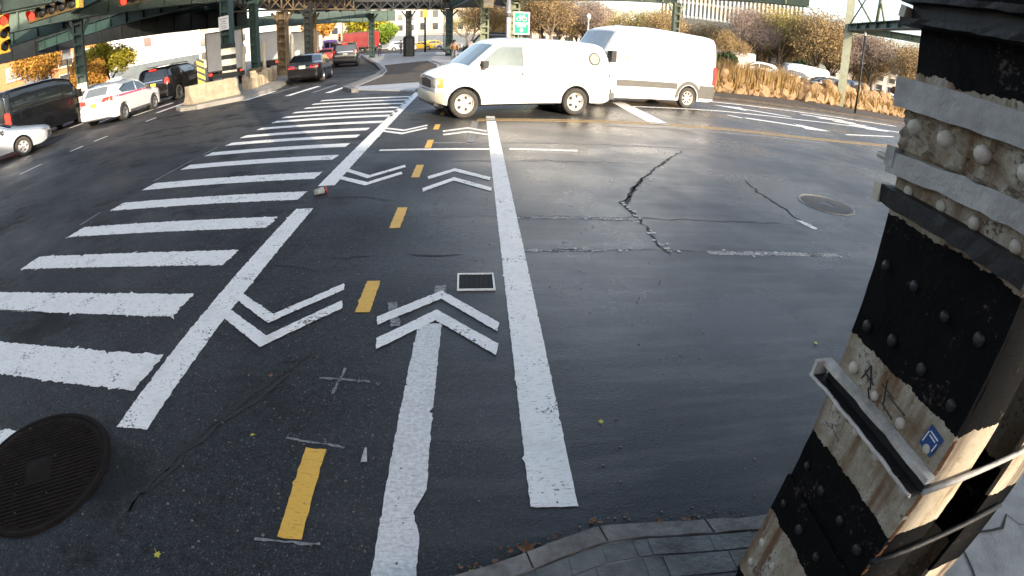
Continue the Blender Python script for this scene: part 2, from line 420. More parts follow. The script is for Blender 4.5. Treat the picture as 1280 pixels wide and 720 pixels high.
# lane lines
sheet('lane_line', [(-2.12, 1.86), (-1.89, 1.87), (-1.885, 5.60), (-2.10, 5.60)], Z1, M['line'], .007)
sheet('lane_line', [(-2.10, 6.54), (-1.87, 6.56), (-1.90, 18.15), (-2.11, 18.2)], Z1, M['line'], .007, .1)
sheet('lane_line', [(.225, 1.47), (.435, 1.46), (.435, 12.4), (.23, 12.4)], Z1, M['line'], .004)
sheet('old_lane_line', [(-.44, .95), (-.26, .95), (-.255, 1.32), (-.29, 1.45), (-.24, 1.58), (-.24, 2.1), (-.235, 3.05), (-.395, 3.05), (-.42, 2.0)], Z1, M['line_worn'], .006)
sheet('old_lane_line', [(-.17, 9.07), (-.03, 9.07), (.05, 11.6), (-.09, 11.65)], Z1, M['line_old'], .006)
for a, b in ((1.265, 1.83), (3.21, 3.71), (4.90, 5.55), (6.84, 7.54), (8.78, 9.46), (10.6, 11.2), (12.6, 13.2)):
    sheet('yellow_lane_dash', [(-.875, a), (-.765, a), (-.765, b), (-.875, b)], Z1, M['yellow'], .005)
def chevron(tip, l, r_, wdt, mat=None):
    # tip at the far end, arms falling back on both sides
    t, l, r_ = Vector(tip), Vector(l), Vector(r_)
    d = Vector((0, -wdt))
    pl = [t, r_, r_ + d * .85 + Vector((-.02, 0)), t + d, l + d * .85 + Vector((.02, 0)), l]
    sheet('chevron_marking', [tuple(p) for p in pl], Z1 + .003, mat or M['line'], .005)
chevron((-.26, 3.53), (-.70, 3.14), (.16, 3.05), .125)
chevron((-.28, 3.24), (-.66, 2.86), (.14, 2.79), .145)
chevron((-.30, 7.30), (-.65, 6.86), (.20, 6.80), .17)
chevron((-.29, 6.81), (-.67, 6.29), (.20, 6.30), .17)
chevron((-.17, 10.8), (-.67, 10.42), (.22, 10.4), .17)
chevron((-.16, 10.36), (-.64, 10.03), (.23, 10.02), .17)
def chevdown(tip, l, r_, wdt):
    t, l, r_ = Vector(tip), Vector(l), Vector(r_); d = Vector((0, wdt))
    pl = [t, r_, r_ + d * .8 + Vector((-.03, 0)), t + d, l + d * .9, l]
    sheet('chevron_marking', [tuple(p) for p in pl], Z1 + .003, M['line'], .005)
chevdown((-1.50, 3.05), (-1.93, 3.42), (-1.03, 3.56), .125)
chevdown((-1.45, 2.74), (-1.90, 3.12), (-.98, 3.27), .14)
for (t, l, r_) in (((-1.48, 6.84), (-1.9, 7.28), (-1.02, 7.42)), ((-1.44, 6.48), (-1.9, 6.86), (-1.02, 7.02)), ((-1.46, 10.45), (-1.88, 10.78), (-1.02, 11.05)), ((-1.45, 10.1), (-1.88, 10.45), (-1.0, 10.7))):
    chevdown(t, l, r_, .16)
for x0, x1 in ((-1.63, .22), (.56, 1.72)):
    sheet('stop_line', [(x0, 8.60), (x1, 8.58), (x1, 8.69), (x0, 8.71)], Z1, M['line'], .006)
sheet('stop_line', [(.5, 9.17), (4.4, 9.36), (4.4, 9.42), (.5, 9.23)], Z1, M['line_old'], .008)
sheet('stop_line', [(-.8, 9.16), (.2, 9.16), (.2, 9.22), (-.8, 9.22)], Z1, M['line_old'], .008)
# cross street: double yellow, edge lines, stripes and arrows
def strip(name, pts, wd, mat, z=Z1, step=.2, jit=.006):
    L_, R_ = [], []
    for i, p in enumerate(pts):
        a = Vector(pts[max(0, i - 1)]); b = Vector(pts[min(len(pts) - 1, i + 1)]); d = (b - a).normalized(); nn = Vector((-d.y, d.x)) * wd / 2
        L_.append(tuple(Vector(p) + nn)); R_.append(tuple(Vector(p) - nn))
    return sheet(name, L_ + R_[::-1], z, mat, jit, step)
yl = [(0.0, 11.72), (1.9, 11.84), (4.6, 12.2), (6.8, 12.36), (8.9, 12.50), (11, 12.95), (13.2, 13.65), (17, 15.2), (22, 17.6)]
strip('yellow_centre_line', yl, .13, M['yellow_worn'])
strip('yellow_centre_line', [(x + .03, y + .22) for x, y in yl], .11, M['yellow_worn'])
strip('white_lane_line', [(3.0, 11.45), (5.2, 11.72), (8.7, 12.12), (9.6, 12.25)], .10, M['line_old'])
sheet('stop_bar', [(4.25, 16.7), (4.70, 17.2), (4.74, 12.2), (4.20, 12.1)], Z1, M['line'], .008)
strip('white_lane_line', [(4.6, 15.5), (8.3, 16.6), (11.9, 17.2), (16, 18.4), (22, 20.4)], .12, M['line'])
strip('white_lane_line', [(9.2, 19.6), (14.3, 20.5), (19, 21.6), (23, 23)], .15, M['line'])
strip('yellow_centre_line', [(9.2, 20.1), (14.3, 21.0), (19, 22.1), (23, 23.5)], .12, M['yellow_worn'])
def turn_arrow(o, ang, s):
    pl = [(-1.6, -.09), (.2, -.09), (.2, -.42), (1.3, 0), (.2, .42), (.2, .09), (-1.6, .09)]
    c, d = math.cos(ang), math.sin(ang)
    sheet('turn_arrow', [(o[0] + s * (x * c - y * d), o[1] + s * (x * d + y * c)) for x, y in pl], Z1, M['line'], .006, .2)
turn_arrow((10.4, 15.2), R(-6), 1.15); turn_arrow((10.2, 18.1), R(168), 1.1)
for k in range(5):
    strip('gore_stripe', [(13.6 + k * .7, 19.5 - k * .30), (16.6 + k * .5, 20.1 - k * .26)], .20, M['line'])
strip('white_lane_line', [(8.0, 15.62), (8.4, 15.3)], .16, M['line'])
strip('white_lane_line', [(12.5, 14.9), (17.2, 17.2)], .11, M['line'])
# left roadway: lane dashes and stripes before the median
for a, b in ((10.05, 10.98), (12.3, 12.9), (13.55, 14.25), (16.65, 17.3), (20.2, 21.1), (24, 24.9)):
    strip('lane_dash', [(-11.9, a), (-11.9, b)], .09, M['line_worn'])
for x0, y0, x1, y1, wd, mt in ((-9.0, 19.4, -8.85, 22.4, .22, 'line'), (-8.5, 21.1, -8.3, 23.9, .16, 'line_old'), (-7.25, 19.6, -7.0, 23.0, .24, 'line'), (-6.35, 20.0, -6.2, 23.1, .14, 'line_old'), (-5.6, 19.6, -5.35, 22.4, .24, 'line'),
                               (-14.6, 19.5, -14.7, 23.0, .25, 'line'), (-13.1, 19.2, -13.3, 22.2, .22, 'line'), (-16.6, 19.4, -16.8, 22.6, .25, 'line'), (-18.6, 19.5, -18.8, 22.6, .25, 'line')):
    strip('crosswalk_bar', [(x0, y0), (x1, y1)], wd, M[mt])
for a, b in ((5.5, 6.0), (7.5, 8.9), (9.3, 9.9)): strip('old_edge_line', [(-5.55 + .02 * a, a), (-5.55 + .02 * b, b)], .03, M['line_old'], jit=.012)

def crack(pts, wd, seed, name='road_crack', mat=None):
    r = random.Random(seed); pts = densify(pts, .09, .018, False, r); L_, R_ = [], []
    for i, p in enumerate(pts):
        a = Vector(pts[max(0, i - 1)]); b = Vector(pts[min(len(pts) - 1, i + 1)]); d = (b - a)
        d = d.normalized() if d.length > 1e-6 else Vector((1, 0)); nn = Vector((-d.y, d.x)); t = wd * r.uniform(.25, 1.2) * min(1, .3 + 3 * min(i, len(pts) - 1 - i) / len(pts))
        L_.append((p[0] + nn.x * t / 2, p[1] + nn.y * t / 2, Z1 - .002)); R_.append((p[0] - nn.x * t / 2, p[1] - nn.y * t / 2, Z1 - .002))
    mb = MB(); n = len(pts); mb.add(L_ + R_, [(i, i + 1, n + i + 1, n + i) for i in range(n - 1)])
    return struct(name, mb, mat or M['crack'], fix=False)
crack([(3.85, 9.17), (2.86, 7.74), (2.29, 6.86), (1.89, 6.06), (1.75, 5.64), (1.78, 5.18), (1.77, 4.77), (1.77, 4.43), (1.81, 4.24)], .055, 1)
crack([(2.4, 7.0), (1.98, 6.2), (1.72, 5.7)], .05, 61)
crack([(4.16, 7.22), (4.06, 6.46), (4.07, 5.94), (4.07, 5.62), (4.05, 5.33)], .05, 2)
crack([(-1.93, 6.03), (-1.41, 6.0), (-.99, 5.84)], .05, 6)
crack([(-1.0, 5.25), (.2, 5.24), (1.7, 5.22), (3.2, 5.22), (4.8, 5.25)], .016, 3, mat=M['crack_faint'])
crack([(-.9, 7.75), (.9, 7.8), (3.0, 7.85)], .022, 4, mat=M['crack_faint'])
crack([(.3, 4.33), (1.5, 4.34), (2.4, 4.31)], .016, 8, mat=M['crack_faint'])
crack([(-1.05, 2.75), (-1.2, 2.35), (-1.45, 1.95), (-1.62, 1.55), (-1.7, 1.2)], .04, 5)
crack([(-1.12, 2.6), (-1.3, 2.25), (-1.5, 1.9), (-1.66, 1.5), (-1.76, 1.0)], .04, 55)
crack([(-.62, 4.24), (-.35, 4.2), (-.12, 4.23)], .03, 7)
crack([(-1.3, 4.22), (-1.1, 4.2), (-.9, 4.22)], .03, 71)
crack([(-4.4, 7.9), (-4.0, 7.2), (-3.9, 6.6), (-4.3, 5.8)], .04, 11)
crack([(-2.0, 4.6), (-1.8, 4.05), (-1.3, 3.9)], .03, 72)
# worn scraps of an old transverse line, and pale flakes along the main crack
for i, pl in enumerate([[(.51, 5.20), (1.2, 5.21), (1.7, 5.19)], [(2.23, 4.29), (2.83, 4.30), (3.34, 4.30), (3.9, 4.31)], [(.33, 4.31), (1.2, 4.33)]]):
    strip('old_line_remnant', pl, (.07, .09, .05)[i], M['remnant'], Z1 - .002, .03, .014)
rs = random.Random(44)
mb = MB()
for k in range(90):
    t_ = rs.random(); a_, b_ = rs.choice((((3.2, 8.2), (1.75, 5.7)), ((1.75, 5.7), (1.8, 4.3)), ((.5, 5.2), (1.75, 5.2)), ((2.2, 4.3), (4.2, 4.32)), ((4.0, 5.4), (4.12, 5.1)), ((.4, 4.33), (2, 4.32))))
    x = a_[0] + (b_[0] - a_[0]) * t_ + rs.gauss(0, .03); y = a_[1] + (b_[1] - a_[1]) * t_ + rs.gauss(0, .03); s_ = rs.uniform(.008, .035)
    mb.prism([(x + s_ * rs.uniform(.5, 1) * math.cos(q), y + s_ * rs.uniform(.5, 1) * math.sin(q)) for q in (0, 1.1, 2.2, 3.3, 4.4, 5.4)], .001, .006)
tag(mb.build('paint_flakes', M['flake']), 'pale flakes of old paint scattered along the cracks in the open road', 'debris', None, 'stuff')
sheet('paint_remnant', [(4.0, 5.36), (4.07, 5.38), (4.16, 5.12), (4.08, 5.08), (4.03, 5.2)], Z1, M['line'], .012)
# surveyor's spray marks
for pl in ([(-.93, 2.43), (-.62, 2.40)], [(-.80, 2.53), (-.83, 2.28)], [(-1.0, 1.90), (-.67, 1.85)], [(-.98, 1.245), (-.68, 1.25)]):
    strip('spray_mark', pl, .012, M['spray'], Z1 - .002, jit=.009, step=.03)
strip('chevron_marking', [(-.27, 3.62), (-.27, 3.5)], .09, M['line_old'], Z1 - .001, .03, .012)
strip('chevron_marking', [(-.62, 3.36), (-.55, 3.02)], .07, M['line_old'], Z1 - .001, .03, .012)

# manhole covers and drain
def manhole(loc, r_, ang, label, lidmat, rimmat, name='manhole_cover'):
    t = thing(name, label, 'manhole cover', (loc[0], loc[1], 0), ang)
    part('rim', rimmat, t, lambda b: b.lathe([(r_ * .93, .001), (r_ * .93, .010), (r_ * .97, .013), (r_, .010), (r_ * 1.01, .001)], n=64))
    def lid(b):
        b.lathe([(.001, .006), (r_ * .925, .006), (r_ * .925, .001)], n=64, smooth=False)
        k = int(r_ / .030)
        for i in range(-k + 1, k):
            y = i * .030
            h = math.sqrt(max(0, (r_ * .86) ** 2 - y * y))
            if h < .05: continue
            seg = [(-h, h)] if abs(y) > .09 else [(-h, -.10), (.10, h)]
            for a, c in seg: b.box(((a + c) / 2, y, .0085), (c - a, .014, .006))
        b.lathe([(.001, .009), (.085, .009), (.09, .006)], n=32)
        for sx in (-1, 1): b.lathe([(.001, .009), (.03, .009), (.034, .006)], (sx * r_ * .62, 0, 0), n=16)
    part('lid', lidmat, t, lid)
    return t
manhole((-2.49, 1.42), .50, R(32), 'dark rusty ribbed manhole cover at the near end of the zebra crossing', M['iron'], M['iron'])
manhole((5.09, 6.19), .46, R(20), 'pale worn round manhole cover in the open road left of the riveted column', M['steel_lid'], M['concrete'])
t = thing('drain_grate', 'small rectangular drain with a white frame between the bike chevron and lane line', 'drain', (0, 3.68, 0), R(1))
def fr(b):
    for sx in (-1, 1): b.box((sx * .14, 0, .007), (.014, .29, .012))
    for sy in (-1, 1): b.box((0, sy * .138, .0072), (.264, .014, .012))
part('frame', M['line'], t, fr)
part('grate', M['joint'], t, lambda b: [b.box((0, 0, .003), (.262, .258, .004))] + [b.box((-.11 + k * .037, 0, .006), (.014, .25, .006)) for k in range(7)])

# corner sidewalk
KZ = .12
ko = [(-9, -1.6), (-2.2, .1), (-1.2, .5), (-.5, .86), (-.11, 1.045), (.02, 1.092), (.15, 1.14), (.28, 1.19), (.38, 1.226), (.46, 1.247), (.54, 1.256), (.64, 1.253), (.8, 1.238), (1.22, 1.195), (3.2, 1.15), (7, .3), (14, -3), (20, -8)]
inner = [(x + .02, y - .075) for x, y in ko]
rk = random.Random(31)
kd = densify(ko, .07, .0035, False, rk); kin = densify(inner, .07, .003, False, rk)
mb = MB(); mb.prism(kd + kin[::-1], 0, KZ); struct('kerb', mb, M['kerb'])
for jx in (.17, .475, .93, 1.9):
    for (a, b) in zip(ko[:-1], ko[1:]):
        if a[0] <= jx < b[0]:
            y = a[1] + (b[1] - a[1]) * (jx - a[0]) / (b[0] - a[0]); mb = MB(); mb.prism([(jx, y + .004), (jx + .007, y + .004), (jx + .027, y - .074), (jx + .020, y - .074)], KZ - .02, KZ + .0015); struct('kerb_joint', mb, M['joint'])
mb = MB(); mb.prism([(x, y - .004) for x, y in inner] + [(20, -14), (-9, -14)], 0, KZ - .012); struct('sidewalk', mb, M['sidewalk'])
# dark stone setts behind the kerb
r = random.Random(4)
mb = MB()
def sett(pl):
    cx = sum(p[0] for p in pl) / len(pl); cy = sum(p[1] for p in pl) / len(pl); z = KZ - .004 + r.uniform(-.004, .004)
    q = [(cx + (x - cx) * .985, cy + (y - cy) * .96) for x, y in pl]
    mb.prism(q, KZ - .05, z)
xs = [-.1, .06, .20, .33, .47, .60, .66, .76, .92, 1.12, 1.30]
def ky(x, off):
    for (a, b) in zip(inner[:-1], inner[1:]):
        if a[0] <= x <= b[0]: return a[1] + (b[1] - a[1]) * (x - a[0]) / (b[0] - a[0]) - .008 - off
    return 1
for i in range(len(xs) - 1):
    a, b = xs[i], xs[i + 1]
    sett([(a, ky(a, 0)), (b, ky(b, 0)), (b + .01, ky(b, .085)), (a + .01, ky(a, .085))])
xs2 = [-.3, -.05, .2, .43, .62, .70, .98, 1.3]
for row in range(5):
    for i in range(len(xs2) - 1):
        a, b = xs2[i] + row * .05, xs2[i + 1] + row * .05
        sett([(a, ky(a, .09 + row * .11)), (b, ky(b, .09 + row * .11)), (b + .01, ky(b, .195 + row * .11)), (a + .01, ky(a, .195 + row * .11))])
struct('pavement_setts', mb, M['paver'])
for pl in ([(1.75, .9), (2.9, .62)], [(1.9, .15), (2.35, .95)], [(2.7, .1), (3.1, .9)]):
    crack(pl, .02, int(pl[0][0] * 100), 'sidewalk_joint', M['joint']).location.z = KZ - .010

# ------------------------------------------------------------------ unseen blocks added behind the viewpoint to shade the junction, gap shaped for sunlight
def pillar_mat(name, bands, end=False):
    """cream and black paint in hand-painted bands up the column, rust runs and grime"""
    mt, n, b = node_mat(name); v = objco(n)
    sx = n.nodes.new('ShaderNodeSeparateXYZ'); n.links.new(v, sx.inputs[0])
    wob = noise(n, v, 9, 5, .7)
    z = mth(n, 'ADD', sx.outputs[2], mth(n, 'MULTIPLY', mth(n, 'SUBTRACT', wob, .5), .07))
    z = mth(n, 'DIVIDE', mth(n, 'ADD', z, .108), 4.0)
    k = ramp(n, z, [(p / 4.0, c) for p, c in bands], 'CONSTANT')
    big = noise(n, v, 5, 6, .7); fine = noise(n, v, 60, 5, .7)
    cream = ramp(n, big, [(.30, (.13, .085, .045)), (.44, (.30, .25, .17)), (.56, (.42, .38, .30)), (.72, (.48, .45, .39))])
    if end: cream = ramp(n, big, [(.28, (.20, .12, .06)), (.42, (.48, .40, .28)), (.7, (.58, .52, .41))])  # sunlit end flanges: sunlight put into a lighter, warmer cream
    run = noise(n, objco(n, (14, 14, 1.2)), 1.0, 5, .65)
    cream = mixc(n, ramp(n, run, [(.48, 0.0), (.66, .9)]), cream, (.14, .065, .022))
    cream = mixc(n, ramp(n, fine, [(.30, .8), (.42, 0.0)]), cream, (.12, .09, .06))
    chip = ramp(n, mth(n, 'ADD', mth(n, 'MULTIPLY', fine, .5), mth(n, 'MULTIPLY', big, .5)), [(.57, 0.0), (.60, 1.0)])
    cream = mixc(n, mth(n, 'MULTIPLY', chip, .8), cream, (.10, .055, .03))
    blk = mixc(n, ramp(n, big, [(.4, 0.0), (.8, .6)]), (.003, .003, .003), (.009, .008, .0075))
    blk = mixc(n, mth(n, 'MULTIPLY', chip, .5), blk, (.14, .11, .09))
    n.links.new(mixc(n, k, cream, blk), b.inputs['Base Color'])
    n.links.new(mth(n, 'ADD', mth(n, 'MULTIPLY', k, .12), .62), b.inputs['Roughness'])
    n.links.new(mth(n, 'SUBTRACT', .35, mth(n, 'MULTIPLY', k, .25)), b.inputs['Specular IOR Level'])
    bump(n, b, mth(n, 'ADD', mth(n, 'MULTIPLY', chip, -.6), mth(n, 'ADD', mth(n, 'MULTIPLY', big, 1.6), mth(n, 'MULTIPLY', fine, .5))), .7, .014)
    return mt
BANDS = [(0, 1), (.14, 0), (.50, 1), (.86, 0), (1.205, 1), (1.55, 0), (1.90, 1), (3.2, 0), (3.6, 1)]
M['pillar'] = pillar_mat('banded_column_paint', BANDS)
M['pillar_end'] = pillar_mat('sunlit_weathered_column_paint', BANDS, True)
M['plate_grey'] = P('grey_painted_bar', (.36, .35, .325), .55, 0, .25, 6, .5, 25)
M['ledge'] = P('weathered_white_ledge', (.50, .47, .42), .6, 0, .35, 9, .6, 25)
M['bar_black'] = P('black_bar_and_gap_shade', (.005, .005, .005), .6, 0, .4, 6, .3, 30)
M['rivet_cream'] = P('cream_rivet', (.52, .47, .38), .55, 0, .25, 25, .3, 40)
M['rivet_black'] = P('black_rivet', (.010, .010, .010), .5, 0, .5, 20, .3, 40)
M['rust'] = P('rust', (.20, .085, .03), .85, 0, .4, 18, .5, 40)
M['sticker'] = P('blue_sticker', (.02, .07, .22), .4, 0, .12, 20)
M['ink'] = P('black_marker_ink', (.03, .025, .02), .6, 0, .3, 20)

def shade_block(name, label, pts, h, mat):
    t = thing(name, label, 'building', (pts[0][0], pts[0][1], 0))
    o = pts[0]; loc = [(x - o[0], y - o[1]) for x, y in pts]
    part('wall', mat, t, lambda b: b.prism(loc, 0, h))
    part('roof', M['slate'], t, lambda b: b.prism([(x * 1.0, y) for x, y in loc], h, h + .15))
    a, c = Vector(loc[0]), Vector(loc[1]); L_ = (c - a).length; d = (c - a) / L_; nn = Vector((-d.y, d.x))
    k = int(L_ / 2.6)
    for fl in range(int(h // 3)):
        for i in range(k):
            q = a + d * ((i + .5) * L_ / k) + nn * .03
            rot = Matrix.Rotation(math.atan2(d.y, d.x), 3, 'Z')
            part('window', M['window_dark'], t, lambda b: b.box((q.x, q.y, 1.7 + fl * 3), (1.2, .12, 1.5), rot))
    return t
SX, SY = math.sin(SUN_AZ), -math.cos(SUN_AZ)
pc = Vector((1.317, .49))                          # the column's lit end
perp = Vector((math.cos(SUN_AZ), math.sin(SUN_AZ)))
fd = Vector((math.cos(R(-20)), math.sin(R(-20))))  # direction of the added blocks' front
f0 = Vector((pc.x + SX * 17, pc.y + SY * 17))
GAP = .23  # half the gap, shaped so a sun beam reaches the column's end
def along(off, base):                              # point of the added blocks' front line whose ray passes 'off' beside the column
    tgt = pc + perp * off
    # solve tgt + s*(SX,SY) = base + k*fd
    A_ = Matrix(((SX, -fd.x), (SY, -fd.y))); rhs = Vector((base.x - tgt.x, base.y - tgt.y))
    s_, k_ = A_.inverted() @ rhs
    return base + fd * k_
back = Vector((SX, SY)) * 6
a0 = along(-GAP, f0); a1 = along(GAP, f0)
HB = 8.2
shade_block('brick_shade_block', 'long brown brick building across the street behind the viewer', [tuple(a0), tuple(a0 - fd * 46), tuple(a0 - fd * 46 + back), tuple(a0 + back)], HB, M['brick'])
shade_block('stone_shade_block', 'beige stone building at the corner behind the viewer', [tuple(a1 + fd * 34), tuple(a1), tuple(a1 + back), tuple(a1 + fd * 34 + back)], HB, M['beige'])

# ------------------------------------------------------------------ the riveted column beside the viewer
PW, PD = .445, .66
col = thing('riveted_column', 'banded black and cream riveted steel column standing on the corner sidewalk beside the viewer', 'column', (1.008 * .965, .51 * .965, .1676), R(1.15))
col.scale = (.965, .965, .965)
zb = -KZ + .012     # local z of the road level
def Zl(z): return z + zb
HT = 10.2
r = random.Random(11)
def web(x0, x1):
    def f(b):
        ny, nz = 10, 200
        vs = []; fs = []
        for sx_, x in ((0, x0), (1, x1)):
            for j in range(nz + 1):
                for i in range(ny + 1):
                    vs.append((x + r.gauss(0, .0012), PW * i / ny, -.07 + HT * j / nz))
        o = (ny + 1) * (nz + 1)
        for s_ in (0, 1):
            for j in range(nz):
                for i in range(ny):
                    q = [s_ * o + j * (ny + 1) + i, s_ * o + j * (ny + 1) + i + 1, s_ * o + (j + 1) * (ny + 1) + i + 1, s_ * o + (j + 1) * (ny + 1) + i]
                    fs.append(q)
        for j in range(nz):
            for i in (0, ny):
                a = j * (ny + 1) + i; fs.append((a, a + ny + 1, o + a + ny + 1, o + a))
        b.add(vs, fs)
    return f
# material z is object-space z: lift so that band heights are metres above the road
def pz(fn):     # build in road-based z, parts carry the offset
    return fn
w1 = part('web_plate', M['pillar'], col, web(0, .016)); w1.location.z = 0
w2 = part('web_plate', M['pillar'], col, web(PD - .016, PD))
def flange(x0, x1, y0, y1, rough_=.0015):
    def f(b):
        nz = 330
        vs = []
        for j in range(nz + 1):
            e = r.gauss(0, rough_); e2 = r.gauss(0, rough_)
            z = -.07 + HT * j / nz
            vs += [(x0 + e, y0, z), (x1 + e2, y0, z), (x1 + e2, y1, z), (x0 + e, y1, z)]
        fs = [(j * 4 + k, j * 4 + (k + 1) % 4, j * 4 + 4 + (k + 1) % 4, j * 4 + 4 + k) for j in range(nz) for k in range(4)]
        fs += [(0, 1, 2, 3), tuple(nz * 4 + k for k in range(4))]
        b.add(vs, fs)
    return f
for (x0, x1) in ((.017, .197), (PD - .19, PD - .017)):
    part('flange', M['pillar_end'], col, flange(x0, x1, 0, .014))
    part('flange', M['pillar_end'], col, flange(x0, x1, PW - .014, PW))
part('light_stop_plate', M['bar_black'], col, lambda b: b.box((PD / 2, PW - .03, HT / 2), (PD - .05, .012, HT)))  # unseen plate added to stop sunlight leaking through the hollow column
part('inner_web', M['bar_black'], col, lambda b: b.box((.23, PW / 2, HT / 2), (.012, PW - .04, HT)))
# cover plates on the near face
part('cover_plate', M['pillar'], col, lambda b: b.prism([(-.012, -.004), (.0, -.004), (.0, PW + .004), (-.012, PW + .004)], 0.02, .672 + zb))
# raised bars across the near face: (z0, z1, protrusion, y extension, material)
def bar(z0, z1, pr, e0, e1, mat, thin=0.0, name='cross_bar', tilt=0.0):
    z0, z1 = Zl(z0), Zl(z1)
    def f(b):
        n = 14
        ys = [-e0 + (PW + e0 + e1) * i / n for i in range(n + 1)]
        vs = []
        for y in ys:
            j = lambda: r.gauss(0, .0016)
            dz = tilt * (y - PW / 2)
            vs += [(-pr + j(), y, z0 + dz + j()), (-.001, y, z0 + dz), (-.001, y, z1 + dz), (-pr + j(), y, z1 + dz + j())]
        fs = [(i * 4 + k, i * 4 + (k + 1) % 4, i * 4 + 4 + (k + 1) % 4, i * 4 + 4 + k) for i in range(n) for k in range(4)] + [(0, 1, 2, 3), tuple(n * 4 + k for k in range(4))]
        b.add(vs, fs)
    return part(name, mat, col, f)
bar(1.822, 1.892, .035, .02, .03, M['plate_grey'])
bar(1.668, 1.722, .030, .03, .02, M['plate_grey'], tilt=-.04)
bar(1.583, 1.628, .045, .012, .005, M['bar_black'])
part('bar_end', M['cream'], col, lambda b: b.box((-.022, PW + .018, Zl(1.607)), (.050, .026, .046)))
bar(1.092, 1.108, .034, .012, .04, M['ledge'], name='ledge')
bar(1.050, 1.062, .058, .006, .03, M['bar_black'], name='ledge')  # lower lip black to deepen the shadowed gap
part('ledge_rim', M['ledge'], col, lambda b: b.tube([(-.060 + r.gauss(0, .001), -.008 + (PW + .05) * k / 24, Zl(1.058) + r.gauss(0, .0012)) for k in range(25)], .006, 6))
part('ledge_cap', M['ledge'], col, lambda b: b.box((-.034, PW + .037, Zl(1.079)), (.052, .012, .054)))
part('ledge_back', M['bar_black'], col, lambda b: b.box((-.012, PW / 2, Zl(1.078)), (.02, PW + .02, .034)))  # black backing: the gap's shadow put into the colour
bar(2.02, 2.035, .05, .02, .03, M['bar_black'], name='ledge')
bar(2.075, 2.09, .05, .02, .03, M['bar_black'], name='ledge')
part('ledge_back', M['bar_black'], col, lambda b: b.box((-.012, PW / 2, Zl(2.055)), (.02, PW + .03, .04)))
part('torn_tab', M['cream'], col, lambda b: b.box((-.03, PW + .028, Zl(2.052)), (.03, .02, .03), Matrix.Rotation(.3, 3, 'X')))
# flaking concrete-like paint in the recess between the two grey bars
def lumps(b):
    rr = random.Random(3)
    ny, nz = 36, 10; vs = []; fs = []
    for j in range(nz + 1):
        for i in range(ny + 1):
            vs.append((-.006 - abs(rr.gauss(0, .006)) - .010 * max(0, math.sin(i * .9 + 1.3 * math.sin(j * .8))), PW * i / ny, Zl(1.725 + .096 * j / nz)))
    for j in range(nz):
        for i in range(ny): fs.append((j * (ny + 1) + i, j * (ny + 1) + i + 1, (j + 1) * (ny + 1) + i + 1, (j + 1) * (ny + 1) + i))
    b.add(vs, fs, False)
part('peeling_paint', M['pillar'], col, lumps)
for y in (.07, .19, .30, .40): part('rivet', M['rivet_cream'], col, lambda b: b.dome((-.014, y, Zl(1.782 + r.uniform(-.006, .006))), .021, (-1, 0, 0), .028))
# bolts at the bar ends
def bolt(b, y0, z, x=-.02):
    b.lathe([(.0, 0), (.013, 0), (.013, .014), (.009, .014), (.009, .04), (.0, .04)], (x, y0, Zl(z)), 'y', 8, False)
part('bolt', M['rivet_cream'], col, lambda b: bolt(b, PW + .022, 1.692))
part('bolt', M['rust'], col, lambda b: bolt(b, PW + .012, 1.858))
part('bolt_lug', M['plate_grey'], col, lambda b: b.box((-.018, PW + .012, Zl(1.70)), (.03, .03, .05)))
# rivet rows
cols4 = (.055, .165, .285, .39)
for z, mk in ((1.14, 'rivet_cream'), (1.01, 'rivet_cream'), (1.275, 'rivet_black'), (1.43, 'rivet_black'), (.76, 'rivet_black'), (.36, 'rivet_cream'), (.24, 'rivet_cream'), (1.64, 'rivet_cream'), (.58, 'rivet_black'), (2.2, 'rivet_black')):
    for y in cols4:
        yy = y + r.uniform(-.012, .012); zz = z + r.uniform(-.012, .012); xo = -.012 if z < .67 else -.001
        part('rivet', M[mk], col, lambda b: b.dome((xo, yy, Zl(zz)), .0165 * r.uniform(.8, 1.12), (-1, r.uniform(-.15, .15), r.uniform(-.15, .15)), .012 * r.uniform(.7, 1.2)))
for z in (1.28, .93, .72, 1.5):
    part('rivet', M['rivet_cream'], col, lambda b: b.dome((PD - .017, .2 + r.uniform(-.02, .02), Zl(z)), .02, (-1, 0, 0), .012))
# tie straps between the two halves on the lit end
def strap(za, zb2, mat, rad):
    def f(b): b.tube([(-.02, -.012, Zl(za)), (.12, -.016, Zl(za + (zb2 - za) * .25)), (.42, -.016, Zl(za + (zb2 - za) * .8)), (PD - .05, -.013, Zl(zb2))], rad, 8)
    return part('tie_strap', mat, col, f)
strap(1.065, 1.075, M['plate_grey'], .0085)
strap(.79, .80, M['bar_black'], .010)
strap(1.60, 1.62, M['bar_black'], .010)
# rust along the corner edge
def rusty(b):
    rr = random.Random(5)
    for k in range(60):
        z = rr.uniform(.15, 1.2); b.box((.004 + rr.uniform(0, .008), -.0012, Zl(z)), (.012, .003, rr.uniform(.01, .05)))
part('rust_edge', M['rust'], col, rusty)
